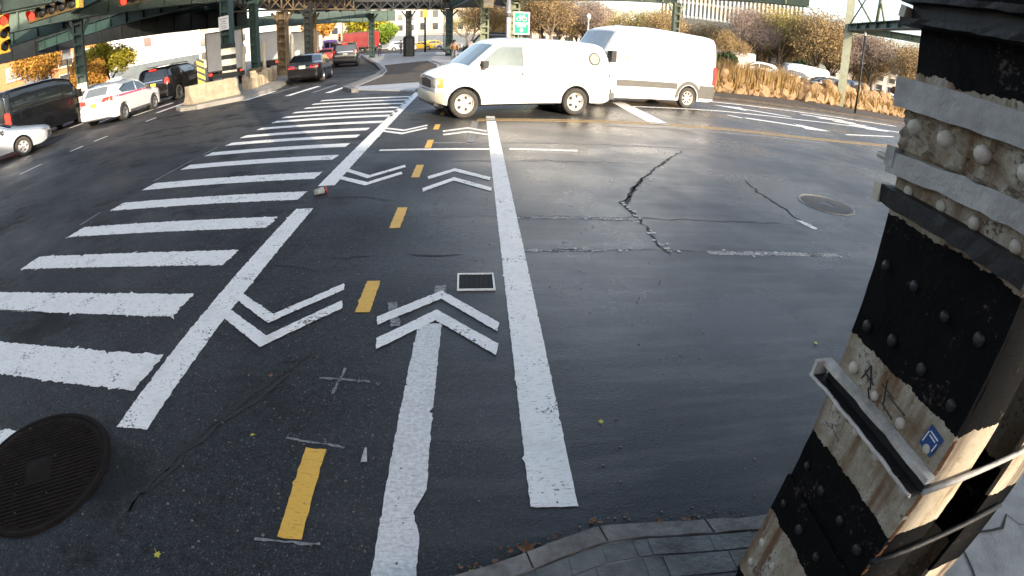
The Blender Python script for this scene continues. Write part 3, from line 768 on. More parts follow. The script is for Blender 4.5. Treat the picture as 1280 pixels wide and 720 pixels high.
# sticker and pen scrawl
stk = part('sticker', M['sticker'], col, lambda b: b.box((-.0035, .052, Zl(1.165)), (.003, .050, .060), Matrix.Rotation(R(8), 3, 'X')))
def stl(b):
    rot = Matrix.Rotation(R(8), 3, 'X')
    for dy, dz, w_, h_ in ((.0, .018, .032, .003), (.0, .009, .024, .003), (.019, -.002, .003, .032), (-.019, -.002, .003, .024)):
        p = rot @ Vector((0, dy, dz)); b.box((-.0058, .052 + p.y, Zl(1.165) + p.z), (.0016, w_, h_), rot)
mb = MB(); stl(mb); mb.build('print', M['sign_white'], stk)
def scrawl(b):
    for a, c in (((.33, 1.185), (.30, 1.13)), ((.33, 1.185), (.345, 1.135)), ((.335, 1.155), (.295, 1.148)), ((.26, 1.19), (.235, 1.125)), ((.27, 1.17), (.215, 1.165)), ((.235, 1.16), (.16, 1.155)), ((.31, 1.13), (.285, 1.10)), ((.245, 1.13), (.19, 1.118))):
        b.tube([(-.002, a[0], Zl(a[1])), (-.002, c[0], Zl(c[1]))], .0022, 5, smooth=False)
part('pen_scrawl', M['ink'], col, scrawl)

# upper deck of the railway high overhead, carried by this column
t = thing('elevated_deck', 'dark upper railway deck high above the corner, carried by the riveted column', 'deck', (1.3, 4, 0))
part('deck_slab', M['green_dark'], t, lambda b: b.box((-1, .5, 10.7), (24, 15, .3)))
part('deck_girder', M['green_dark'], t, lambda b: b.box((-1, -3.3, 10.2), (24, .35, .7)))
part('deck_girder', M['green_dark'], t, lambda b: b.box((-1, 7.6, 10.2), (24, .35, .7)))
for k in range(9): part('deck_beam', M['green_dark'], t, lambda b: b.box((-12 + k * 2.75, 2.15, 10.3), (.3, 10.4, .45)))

# ------------------------------------------------------------------ elevated railway
ZG = 5.0        # underside of the girders
def i_girder(b, a, c, z0=ZG, h=.95, fl=.42, stiff=1.6, which=0):
    a = Vector((a[0], a[1], 0)); c = Vector((c[0], c[1], 0))
    if which == 0: b.beam(a + Vector((0, 0, z0 + .02)), c + Vector((0, 0, z0 + .02)), fl, .04); return
    if which == 1: b.beam(a + Vector((0, 0, z0 + h - .02)), c + Vector((0, 0, z0 + h - .02)), fl, .04); return
    b.beam(a + Vector((0, 0, z0 + h / 2)), c + Vector((0, 0, z0 + h / 2)), .03, h - .084)
    L_ = (c - a).length; d = (c - a) / L_
    for k in range(int(L_ / stiff) + 1):
        p = a + d * min(L_ - .05, k * stiff + .05); b.beam(p + Vector((0, 0, z0 + .045)), p + Vector((0, 0, z0 + h - .045)), fl * .8, .05, upv=d)
def girder(name, label, a, c, mat, z0=ZG, h=.95, fl=.42, stiff=1.6, group='girders of the elevated railway'):
    t = thing(name, label, 'girder', ((a[0] + c[0]) / 2, (a[1] + c[1]) / 2, 0), 0, group)
    o = t.location
    for w_, nm in ((0, 'flange'), (1, 'flange'), (2, 'web_plate')):
        part(nm, mat, t, lambda b: i_girder(b, (a[0] - o.x, a[1] - o.y), (c[0] - o.x, c[1] - o.y), z0, h, fl, stiff, w_))
    return t
def lattice(name, label, a, c, mat, z0, z1, bay=1.3):
    t = thing(name, label, 'girder', (a[0], a[1], 0), 0, 'girders of the elevated railway')
    A3 = Vector((0, 0, 0)); C3 = Vector((c[0] - a[0], c[1] - a[1], 0)); L_ = C3.length; d = C3 / L_
    def ch(b):
        b.beam((0, 0, zc + .06), C3 + Vector((0, 0, zc + .06)), .32, .12)
    for zc in (z0, z1): part('chord', mat, t, ch)
    def lc(b):
        k = int(L_ / bay)
        for i in range(k):
            p, q = d * (L_ * i / k), d * (L_ * (i + 1) / k)
            b.beam(p + Vector((0, 0, z0 + .1)), q + Vector((0, 0, z1)), .08, .1); b.beam(p + Vector((0, 0, z1)), q + Vector((0, 0, z0 + .1)), .06, .09)
            b.beam(q + Vector((0, 0, z0 + .1)), q + Vector((0, 0, z1)), .12, .10)
    part('lacing', mat, t, lc)
    return t
def column(label, xy, top, wd, mat, bands=None, rz=0, foot=None, capital=True):
    t = thing('railway_column', label, 'column', (xy[0], xy[1], 0), rz, 'columns of the elevated railway')
    def sh(b):
        for s_ in (-1, 1): b.box((s_ * wd * .42, 0, top / 2), (wd * .16, wd, top))
        b.box((0, 0, top / 2), (wd * .68, wd * .12, top))
    part('shaft', mat, t, sh)
    def plates(b):
        k = int(top / .5)
        for i in range(k):
            b.box((0, -wd * .5, .3 + i * .5), (wd * .7, .02, .12)); b.box((0, wd * .5, .3 + i * .5), (wd * .7, .02, .12))
    part('tie_plate', mat, t, plates)
    if capital:
        [part('bracket', mat, t, lambda b: b.beam((s_ * wd * .4, 0, top - .7), (s_ * wd * 1.2, 0, top - .05), .1, .16)) for s_ in (-1, 1)]
    if bands:
        z = bands[0]; i = 0
        for h, mk in bands[1]:
            part('paint_band', M[mk], t, lambda b: b.box((0, 0, z + h / 2), (wd * 1.04, wd * 1.08, h - .004))); z += h
    if foot: part('footing', M[foot[0]], t, lambda b: b.lathe([(foot[1], 0), (foot[1], foot[2] * .9), (foot[1] * .8, foot[2]), (.01, foot[2])], n=10, smooth=False))
    return t
# near left
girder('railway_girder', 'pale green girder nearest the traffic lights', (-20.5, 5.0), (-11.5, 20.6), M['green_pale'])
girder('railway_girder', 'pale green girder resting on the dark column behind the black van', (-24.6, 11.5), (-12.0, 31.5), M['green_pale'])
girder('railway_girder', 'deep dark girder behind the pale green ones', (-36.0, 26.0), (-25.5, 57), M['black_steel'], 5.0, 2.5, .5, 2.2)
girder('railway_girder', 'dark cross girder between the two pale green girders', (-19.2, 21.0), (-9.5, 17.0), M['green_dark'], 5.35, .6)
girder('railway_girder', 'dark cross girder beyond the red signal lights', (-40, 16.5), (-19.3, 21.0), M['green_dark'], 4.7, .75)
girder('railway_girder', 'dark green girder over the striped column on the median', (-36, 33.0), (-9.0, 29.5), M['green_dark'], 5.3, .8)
# station soffit over the far left
mb = MB()
for i in range(4):
    for j in range(2):
        mb.box((-28 + i * 5.2 + j * 1.2, 44 + j * 9.5, 7.0), (5.0, 9.0, .18))
t = thing('station_deck', 'pale mint underside of the elevated station behind the deep dark girder', 'deck', (0, 0, 0))
mb.build('soffit_panel', M['green_pale'], t)
part('soffit_rib', M['green_dark'], t, lambda b: [b.beam((-30, 40 + k * 3.6, 6.75), (-9, 40 + k * 3.6, 6.75), .2, .3) for k in range(5)])
column('dark green column with a striped foot behind the white taxi', (-18.88, 21.18), ZG, .5, M['green_dark'], (.5, ((.28, 'cream'), (.22, 'black_steel'), (.28, 'cream'), (.22, 'black_steel'), (.4, 'cream'))), R(30))
cs = column('striped black and cream column with a small white sign behind the concrete barrier', (-10.62, 21.55), 5.3, .46, M['green_dark'], (.95, ((.26, 'cream'), (.22, 'black_steel'), (.27, 'cream'), (.2, 'black_steel'), (.28, 'cream'), (.2, 'black_steel'))), 0, ('concrete', .36, .95))
part('guard_beam', M['black_steel'], cs, lambda b: b.box((.1, -.34, 1.03), (1.5, .16, .2)))
column('green column on the median beside the light rubble wall', (-12.9, 29.8), 5.3, .45, M['green_dark'], None, 0, ('brown_steel', .5, .9))
column('thick rusty brown column at the end of the rubble wall', (-12.3, 33.0), 4.3, .62, M['brown_steel'], None, 0, ('brown_steel', .6, .5))
column('dark column beyond the rusty brown one', (-13.6, 42.5), 5.0, .6, M['black_steel'])
column('dark column behind the black sedan', (-15.2, 49), 5.0, .5, M['brown_steel'])
column('slim dark column at the kerb beside the red truck', (-11.2, 57), 4.9, .55, M['green_dark'])
column('dark column with a wide black foot in the middle of the plaza', (-7.15, 56.4), 5.0, .6, M['black_steel'], None, 0, ('black_steel', .62, 2.2))
column('dark green column on the plaza behind the cyclist', (-2.9, 56.1), 5.0, .75, M['green_dark'])
column('olive column behind the front of the small white van', (.55, 41.5), 5.0, .65, M['olive'])
column('olive column behind the green bicycle sign', (2.9, 42.6), 5.0, .75, M['olive'])
column('olive column behind the big white van', (12.3, 32.4), 5.0, .42, M['olive'])
column('pale olive column rising behind the boulder wall', (23.4, 29.1), 9, .55, M['olive_pale'], None, R(52), None, False)
lattice('railway_girder', 'rusty lattice girder across the road above the brown column', (-17.5, 36.0), (-11.4, 49.5), M['brown_steel'], 4.95, 6.2)
lattice('railway_girder', 'dark lattice girder across the roadway from the brown to the plaza columns', (-12.6, 49.5), (-2.6, 56.6), M['black_steel'], 4.95, 6.3)
lattice('railway_girder', 'dark lattice girder running towards the viewer above the cyclist', (-2.9, 57), (2.4, 24), M['green_dark'], 4.95, 6.3)
girder('railway_girder', 'teal panelled girder above the purple minibus', (-24, 63.5), (-11.2, 74), M['green'], 4.6, 1.5, .4, 1.9)
girder('railway_girder', 'dark girder closing the roadway under the station', (-30, 60), (-13, 66), M['green_dark'], 4.9, 1.2)
girder('railway_girder', 'olive girder from the green sign column to the column behind the big van', (2.9, 42.6), (12.35, 32.5), M['olive'], 4.95, .8)
girder('railway_girder', 'olive girder running on past the roof of the big white van', (12.35, 32.5), (16.5, 24), M['olive'], 5.3, .8)
girder('railway_girder', 'grey green girder from the pale olive column towards the riveted column', (23.4, 28.9), (17.0, 11), M['green'], 5.2, .45, .5)
girder('railway_girder', 'pale olive girder leaving the pale olive column below the grey green one', (23.5, 28.8), (27, 9), M['olive'], 5.15, .4, .45)
t = thing('bracing', 'thin crossed steel braces above the pale olive column', 'bracing', (23.2, 28.8, .2))
for a_, c_, q_ in (((0, 0, 5.4), (-1.2, -3.5, 7.6), .05), ((-1.0, -3.4, 5.4), (0, 0, 7.8), .07), ((-1.7, -4.6, 5.4), (-1.9, -5.2, 8), .10), ((-2.0, -5.6, 5.4), (-1.4, -4.0, 8), .08)): part('brace_rod', M['olive'], t, lambda b: b.tube([a_, c_], q_))
t = thing('mesh_screen', 'dark wire mesh screen on the girder beside the riveted column', 'screen', (19.3, 18.3, 0), R(20))
part('screen_panel', M['slate'], t, lambda b: b.box((0, 0, 6.1), (1.5, .04, 1.2)))
part('screen_wire', M['grey'], t, lambda b: [b.box((-.7 + k * .2, -.03, 6.1), (.02, .02, 1.2)) for k in range(8)] + [b.box((0, -.035, 5.6 + k * .25), (1.5, .02, .02)) for k in range(5)])
t = thing('elevated_deck', 'dark deck of the railway above the lattice girder and plaza', 'deck', (-8, 54, 0))
part('deck_slab', M['black_steel'], t, lambda b: b.prism([(-10.5, -16), (-3.6, -4.0), (5.6, 3.0), (9.5, -28), (13, -28), (11, 10), (3, 14), (-12, 4)], 5.75, 6.35))
part('deck_beam', M['green_dark'], t, lambda b: [b.beam((-9 + k * 1.3, -2 + k * .9, 5.6), (-11 + k * 1.3, 2 + k * .9, 5.6), .2, .28) for k in range(11)])
t = thing('elevated_deck', 'dark railway deck over the left roadway between the pale green girders', 'deck', (-16, 28, 0))
part('deck_slab', M['black_steel'], t, lambda b: b.prism([(-6.5, -8), (2, -8), (6.5, 1), (4.5, 9), (-9, 9)], 6.25, 6.5))
t = thing('platform_railing', 'dark railing along the elevated platform above the far roadway', 'railing', (-10, 52, 0))
[part('rail', M['black_steel'], t, lambda b: b.beam((-4, -1.5, z), (7, 4.6, z), .06, .06)) for z in (6.9, 7.3)]
[part('baluster', M['black_steel'], t, lambda b: b.beam((-4 + k, -1.5 + k * .555, 6.35), (-4 + k, -1.5 + k * .555, 7.6), .07, .07)) for k in range(12)]

# ------------------------------------------------------------------ medians, islands, wall, grass
mb = MB()
med = [(-11.3, 18.2), (-10.6, 18.25), (-9.2, 19.6), (-9.0, 21.5), (-9.3, 24), (-9.9, 27), (-11.2, 38), (-13.2, 52), (-15.5, 75), (-19, 75), (-16.2, 52), (-14.3, 38), (-13.2, 27), (-12.6, 22), (-12.0, 19)]
mb.prism(med, 0, .14); struct('median', mb, M['concrete'])
isl = [(-5.05, 20.2), (-5.0, 23.5), (-5.0, 26.5), (-5.45, 31), (-7.3, 39), (-10.2, 50), (-13, 61), (-15, 70), (-8, 72), (12, 66), (12, 50), (2, 46), (-1.5, 44.5), (-2.35, 36.5), (-1.9, 29.5), (-1.75, 22), (-1.95, 19.2), (-2.2, 18.4)]
mb = MB(); mb.prism([(x * 1.0, y) for x, y in isl], 0, .05); struct('plaza_pavement', mb, M['plaza'])
mb = MB(); mb.prism([(-4.75, 21), (-4.7, 26.5), (-5.2, 31), (-6.6, 38), (-4.0, 43.5), (-2.7, 36.5), (-2.2, 29.5), (-2.05, 22)], .02, .054); struct('bike_path', mb, M['dirt'])
def kerbline(name, pts, wd, h, mat):
    L_, R_ = [], []
    pts = densify(pts, .8, 0, False)
    for i, p in enumerate(pts):
        a = Vector(pts[max(0, i - 1)]); b = Vector(pts[min(len(pts) - 1, i + 1)]); d = (b - a).normalized(); nn = Vector((-d.y, d.x)) * wd / 2
        L_.append(tuple(Vector(p) + nn)); R_.append(tuple(Vector(p) - nn))
    mb = MB(); n = len(pts)
    vs = [(x, y, 0) for x, y in L_] + [(x, y, 0) for x, y in R_] + [(x, y, h) for x, y in L_] + [(x, y, h) for x, y in R_]
    fs = []
    for i in range(n - 1): fs += [(2 * n + i, 3 * n + i, 3 * n + i + 1, 2 * n + i + 1), (i, i + 1, 2 * n + i + 1, 2 * n + i), (n + i, 3 * n + i, 3 * n + i + 1, n + i + 1)]
    fs += [(0, 2 * n, 3 * n, n), (n - 1, 2 * n - 1, 4 * n - 1, 3 * n - 1)]
    mb.add(vs, fs); return struct(name, mb, mat)
kerbline('island_kerb', [(-4.4, 19.0), (-5.05, 20.3), (-5.0, 23.5), (-5.0, 26.5), (-5.45, 31), (-7.3, 39), (-10.2, 50), (-13, 61), (-15, 70)], .28, .15, M['kerb'])
kerbline('island_kerb', [(-2.0, 18.6), (-1.75, 22), (-1.9, 29.5), (-2.35, 36.5), (-3.7, 44)], .22, .09, M['concrete'])
kerbline('median_kerb', med[1:9], .2, .17, M['concrete'])
# right verge in front of the stone wall
mb = MB(); mb.prism([(8.5, 21.2), (14.3, 22.1), (19, 23.4), (24, 25.2), (34, 29), (34, 36), (19, 28), (8.5, 25)], 0, .10); struct('verge', mb, M['dirt'])
wall_line = [(5.0, 23.6), (11.4, 24.3), (15, 25.6), (19, 27.4), (24, 29.3), (30, 31.2), (36, 33)]
def stones(b, r):
    ln = densify(wall_line, .1, 0, False)
    s = 0
    def boulder(c, sx, sy, sz):
        n1, n2 = 8, 5; vs = []; fs = []
        ph = [r.uniform(0, 6.28) for _ in range(4)]
        rot = Matrix.Rotation(r.uniform(-.8, .8), 3, 'Z') @ Matrix.Rotation(r.uniform(-.9, .9), 3, 'Y')
        for j in range(n2 + 1):
            t = -math.pi / 2 + math.pi * j / n2
            for i in range(n1):
                a = 2 * math.pi * i / n1
                k = 1 + .16 * math.sin(2 * a + ph[0]) * math.cos(t) + .13 * math.sin(3 * t + ph[1]) + r.uniform(-.07, .07)
                p = Vector((math.copysign(abs(math.cos(a)) ** .7, math.cos(a)) * math.cos(t) * sx * k, math.copysign(abs(math.sin(a)) ** .7, math.sin(a)) * math.cos(t) * sy * k, math.copysign(abs(math.sin(t)) ** .7, math.sin(t)) * sz * k))
                vs.append(rot @ p + Vector(c))
        for j in range(n2):
            for i in range(n1): fs.append((j * n1 + i, j * n1 + (i + 1) % n1, (j + 1) * n1 + (i + 1) % n1, (j + 1) * n1 + i))
        b.add(vs, fs, False)
    i = 0
    while i < len(ln):
        x, y = ln[i]; hmax = .75 if x < 14 else (1.0 if x < 22 else 1.3); z = .08
        while z < hmax:
            sz = r.uniform(.14, .46); sx = r.uniform(.2, .6)
            boulder((x + r.uniform(-.12, .12), y + r.uniform(-.1, .1) + z * .35, z + sz * .8), sx, r.uniform(.25, .4), sz); z += sz * 1.45
        i += r.choice((4, 5, 6))
    b.tube([(x, y + .55, .35) for x, y in wall_line], .5, 6)
tw = thing('stone_wall', 'low wall of rough tan boulders along the far side of the cross street', 'wall', (0, 0, 0))
part('boulder_face', M['boulder'], tw, lambda b: stones(b, random.Random(8)))
# ground behind the wall
mb = MB(); mb.prism([(4, 24.4), (11.4, 25.1), (15, 26.4), (19, 28.2), (24, 30.1), (36, 33.8), (60, 40), (60, 110), (4, 110)], 0, .35); struct('park_ground', mb, M['dirt'])
def blades(b, r):
    ln = densify(wall_line, .02, 0, False)
    for k in range(26000):
        i = int(r.random() ** 1.35 * len(ln)); x, y = ln[i]
        y += -.25 + abs(r.gauss(0, .8)); x += r.uniform(-.1, .1)
        dens = 1.1 if x < 18 else .6
        h = r.uniform(.45, 1.35) * dens; z0 = .3 + r.uniform(-.1, .35); a = r.uniform(0, 6.28); ww = r.uniform(.014, .034); lean = r.uniform(-.25, .25)
        c, d = math.cos(a) * ww, math.sin(a) * ww
        b.add([(x - c, y - d, z0), (x + c, y + d, z0), (x + lean * h, y + lean * .5 * h, z0 + h)], [(0, 1, 2)])
mb = MB(); blades(mb, random.Random(9)); tag(mb.build('dry_grass', M['grass_dry'], fix=False), 'tall dry ornamental grass growing along the top of the boulder wall', 'grass', None, 'stuff')

# concrete barrier, hazard marker, rubble wall on the median
t = thing('concrete_barrier', 'low tan concrete barrier at the tip of the median', 'barrier', (-10.85, 20.15, 0), R(61))
part('barrier_body', M['rubble'], t, lambda b: [b.add([(sx * 1.2, y, z) for sx in (-1, 1) for y, z in ((-.42, .06), (-.42, .2), (-.22, .45), (-.16, .88), (.16, .88), (.22, .45), (.42, .2), (.42, .06))], [tuple(range(8)), tuple(range(8, 16))[::-1]] + [(i, (i + 1) % 8, 8 + (i + 1) % 8, 8 + i) for i in range(8)])])
part('barrier_foot', M['rubble'], t, lambda b: b.box((0, 0, .07), (2.65, 1.1, .14)))
t = thing('hazard_marker', 'narrow yellow panel with black diagonal stripes above the barrier', 'hazard sign', (-11.2, 20.0, 0), R(28))
part('marker_panel', M['hazard_y'], t, lambda b: b.box((0, 0, 1.35), (.32, .03, 1.05)))
def diag(b):
    for k in range(4):
        z = .98 + k * .26; b.add([(-.155, -.018, z + .08), (.155, -.018, z - .10), (.155, -.018, z + .02), (-.155, -.018, z + .20)], [(0, 1, 2, 3)])
part('diagonal_stripe', M['black_steel'], t, diag)
part('post', M['green_dark'], t, lambda b: b.box((0, .04, .8), (.06, .05, 1.6)))
t = thing('rubble_wall', 'jagged low wall of pale stone blocks on the median behind the striped column', 'wall', (-10.6, 23.2, 0.1), R(98))
def rub(b):
    r = random.Random(12)
    for k in range(34):
        x = k * .17; h = r.uniform(.45, .85)
        b.box((x, r.uniform(-.12, .12), h / 2), (r.uniform(.14, .24), r.uniform(.25, .4), h), Matrix.Rotation(r.uniform(-.2, .2), 3, 'Y') @ Matrix.Rotation(r.uniform(-.4, .4), 3, 'Z'))
part('stone_block', M['rubble'], t, rub)
t = thing('regulation_sign', 'white rectangular sign with small dark lettering on the striped column', 'sign', (-10.62, 21.22, 3.28), R(-26))
part('sign_plate', M['sign_white'], t, lambda b: b.box((0, 0, 0), (.70, .02, .60)))
r = random.Random(2)
for j, (w_, z) in enumerate(((.5, .19), (.3, .08), (.42, -.02), (.4, -.12), (.36, -.21))):
    def line(b):
        x = -w_ / 2
        while x < w_ / 2:
            l = r.uniform(.02, .05); b.box((x + l / 2, -.0125, z), (l, .004, .045 if j < 2 else .03)); x += l + .018
    part('lettering', M['sign_text'], t, line)


# ------------------------------------------------------------------ vehicles (local +x is the nose)
def interp(pts, x):
    if x <= pts[0][0]: return pts[0][1]
    for (a, za), (b, zb_) in zip(pts[:-1], pts[1:]):
        if x <= b: return za + (zb_ - za) * (x - a) / (b - a) if b > a else zb_
    return pts[-1][1]
def body_mesh(sp):
    L, W, H = sp['L'], sp['W'], sp['H']; top = sorted(sp['top']); x0, x1 = -L / 2, L / 2
    wb = sp['wb']; axles = (sp['ax'] + wb / 2, sp['ax'] - wb / 2); ra = sp['r'] * 1.17; sill = sp.get('sill', .24)
    st = sp.get('step', .06); n = int(L / st)
    xs = [x0 + L * i / n for i in range(n + 1)] + [p[0] for p in top]
    for a in axles:
        for k in range(17): xs.append(a - ra * math.cos(math.pi * k / 16))
        xs += [a - ra - .002, a + ra + .002]
    xs += [x0 + .006, x0 + .03, x1 - .006, x1 - .03]
    xs = sorted(set(round(min(max(x, x0), x1), 4) for x in xs))
    belt, inset = sp['belt'], sp['inset']
    rd, rdep = sp.get('round', (.16, .55))
    def plan(x):
        e = max(0, abs(x) - (L / 2 - rdep)) / rdep
        return 1 - rd * e ** 2.2
    rings = []
    for x in xs:
        zt = interp(top, x); zb_ = sill
        e = max(0, abs(x) - (L / 2 - .35)) / .35
        zb_ += .10 * e ** 2
        for a in axles:
            if abs(x - a) < ra: zb_ = max(zb_, sp['r'] * 1.0 + math.sqrt(ra * ra - (x - a) ** 2) * .98)
        sh = 0
        d_end = min(x - x0, x1 - x)
        if d_end < .03: sh = .035 * (1 - d_end / .03)
        hw = W / 2 * plan(x) - sh
        zt -= sh * .6; zb_ += sh * .6
        zb_ = min(zb_, zt - .12)
        rr = min(sp.get('rr', .13), (zt - zb_) * .35)
        def wz(z):
            t = hw - inset * max(0, z - belt) / max(.05, H - belt) * (1 if True else 0)
            return t - .035 * ((z - sp.get('bulge', .75)) / .6) ** 2 * (1 if z < belt else 0) * .6
        pts = [(hw * .75, zb_)]
        ks = 8
        zs = [zb_ + .015 + (zt - rr - zb_ - .015) * k / ks for k in range(ks + 1)]
        pts += [(wz(z), z) for z in zs]
        wt = wz(zt - rr)
        for a in (25, 50, 72): pts.append((wt - rr * 1.25 * (1 - math.cos(R(a))), zt - rr + rr * math.sin(R(a))))
        crown = sp.get('crown', .03)
        pts += [(wt * .6, zt + crown * .5), (0.0, zt + crown)]
        ring = [(x, y, z) for y, z in pts] + [(x, -y, z) for y, z in pts[-2::-1]]
        rings.append(ring)
    n = len(rings[0]); vs = [p for ring in rings for p in ring]; fs = []
    for i in range(len(rings) - 1):
        for k in range(n): fs.append((i * n + k, i * n + (k + 1) % n, (i + 1) * n + (k + 1) % n, (i + 1) * n + k))
    fs += [tuple(range(n)), tuple((len(rings) - 1) * n + k for k in range(n))[::-1]]
    b = MB(); b.add(vs, fs, True)
    return b
def decal(bvh, poly, axis, off=.004, grid=.12):
    """thin shaped piece lying on the body: poly seen from side L/R (x,z), front F / back B (y,z) or top T (x,y)"""
    bm = bmesh.new()
    vs = [bm.verts.new((p[0], p[1], 0)) for p in poly]; bm.faces.new(vs)
    lo = [min(p[i] for p in poly) for i in (0, 1)]; hi = [max(p[i] for p in poly) for i in (0, 1)]
    for i in (0, 1):
        c = lo[i] + grid * .5
        while c < hi[i]:
            co = [0, 0, 0]; co[i] = c; no = [0, 0, 0]; no[i] = 1
            bmesh.ops.bisect_plane(bm, geom=bm.verts[:] + bm.edges[:] + bm.faces[:], plane_co=co, plane_no=no); c += grid
    bm.verts.ensure_lookup_table()
    outp, inp = [], []
    for v in bm.verts:
        a, c = v.co.x, v.co.y
        if axis == 'L': o, d = Vector((a, 3, c)), Vector((0, -1, 0))
        elif axis == 'R': o, d = Vector((a, -3, c)), Vector((0, 1, 0))
        elif axis == 'F': o, d = Vector((5, a, c)), Vector((-1, 0, 0))
        elif axis == 'B': o, d = Vector((-5, a, c)), Vector((1, 0, 0))
        else: o, d = Vector((a, c, 5)), Vector((0, 0, -1))
        h = bvh.ray_cast(o, d)
        if h[0] is None:
            h = bvh.find_nearest(o + d * (2.2 if axis in 'LR' else 3))
        p, nn = h[0], h[1]
        if nn.dot(d) > 0: nn = -nn
        outp.append(p + nn * off); inp.append(p - nn * .006)
    bm.verts.index_update()
    n = len(outp); fs = [tuple(v.index for v in f.verts) for f in bm.faces]
    bd = [(e.verts[0].index, e.verts[1].index) for e in bm.edges if e.is_boundary]
    bm.free()
    return outp + inp, fs + [(a, b_, n + b_, n + a) for a, b_ in bd]
WHEELS = {}
def wheel_meshes(r_, wd, rim, spokes):
    key = (r_, wd, rim, spokes)
    if key in WHEELS: return WHEELS[key]
    b = MB(); rr = r_ * .66
    b.lathe([(rr, -wd * .42), (rr * 1.05, -wd * .5), (r_ * .93, -wd * .5), (r_, -wd * .36), (r_, wd * .36), (r_ * .93, wd * .5), (rr * 1.05, wd * .5), (rr, wd * .42), (rr, -wd * .42)], axis='y', n=32)
    t = b.build('wheel', M['tyre'])
    c = MB(); y = wd * .36
    c.lathe([(rr * 1.02, wd * .45), (rr * .93, wd * .40), (rr * .88, y * .55), (rr * .5, y * .55), (.0, y * .55)], axis='y', n=28)
    c.lathe([(rr * 1.0, -wd * .42), (.0, -wd * .3)], axis='y', n=20)
    for k in range(spokes):
        a = 2 * math.pi * k / spokes
        rot = Matrix.Rotation(a, 3, 'Y')
        c.box(rot @ Vector((rr * .56, y * .72, 0)), (rr * .78, .03, rr * (.95 if spokes <= 5 else .5) * .42), rot)
    c.lathe([(rr * .26, y * .55), (rr * .26, y * .95), (rr * .18, y * 1.05), (.0, y * 1.05)], axis='y', n=16)
    c.cur = 1; d = c
    for k in range(spokes):
        a = 2 * math.pi * (k + .5) / spokes
        rot = Matrix.Rotation(a, 3, 'Y'); d.box(rot @ Vector((rr * .62, y * .60, 0)), (rr * .34, .008, rr * .30), rot)
    rm = c.build('rim', [M[rim], M['black']], sharp=35)
    res = (t.data, rm.data, None)
    for o in (t, rm): bpy.data.objects.remove(o)
    WHEELS[key] = res
    return res
def link(name, data, parent, loc=(0, 0, 0), rz=0):
    o = bpy.data.objects.new(name, data); COL.objects.link(o); o.parent = parent; o.location = loc; o.rotation_euler = (0, 0, rz); return o
def vehicle(name, label, cat, loc, rz, sp, mat, group=None, detail=2):
    t = thing(name, label, cat, (loc[0], loc[1], loc[2] if len(loc) > 2 else 0), rz, group)
    bmb = body_mesh(sp); bo = bmb.build('body', M[mat], t, sharp=38)
    bv = BVHTree.FromPolygons([Vector(v) for v in bmb.v], bmb.f)
    L, W = sp['L'], sp['W']; wb, ax, r_ = sp['wb'], sp['ax'], sp['r']
    for x in (ax + wb / 2, ax - wb / 2):
        for s_ in (1, -1):
            td, rm, dm = wheel_meshes(r_, sp.get('tw', .22), sp.get('rim', 'rim_alloy'), sp.get('spokes', 5))
            wo = link('wheel', td, t, (x, s_ * (W / 2 - .12), r_), 0 if s_ > 0 else math.pi)
            if detail: link('rim', rm, wo)
    part('underbody', M['black'], t, lambda b: b.box((ax, 0, .34), (L * .86, W * .62, .22)))
    def dec(pname, poly, axis, mk, off=.004, grid=.12, parent=None):
        v, f = decal(bv, poly, axis, off, grid); b = MB(); b.add(v, f, True); o = b.build(pname, M[mk], parent or t, sharp=30); return o
    for it in sp.get('side', ()):
        nm, mk, poly, off = (list(it) + [.004])[:4]
        for sd in ('L', 'R'):
            if len(it) > 4 and sd not in it[4]: continue
            dec(nm, poly, sd, mk, off)
    for it in sp.get('ends', ()):
        nm, mk, ax_, poly, off = it
        dec(nm, poly, ax_, mk, off, .1)
    for it in sp.get('boxes', ()):
        nm, mk, c, d = it[:4]
        part(nm, M[mk], t, lambda b: b.box(c, d, Matrix.Rotation(it[4], 3, 'Z') if len(it) > 4 else None))
    return t
def mir(poly): return [(-a, b) for a, b in poly]
def quad(y0, z0, y1, z1): return [(y0, z0), (y1, z0), (y1, z1), (y0, z1)]
def both(nm, mk, ax_, poly, off=.006): return [(nm, mk, ax_, poly, off), (nm, mk, ax_, mir(poly), off)]

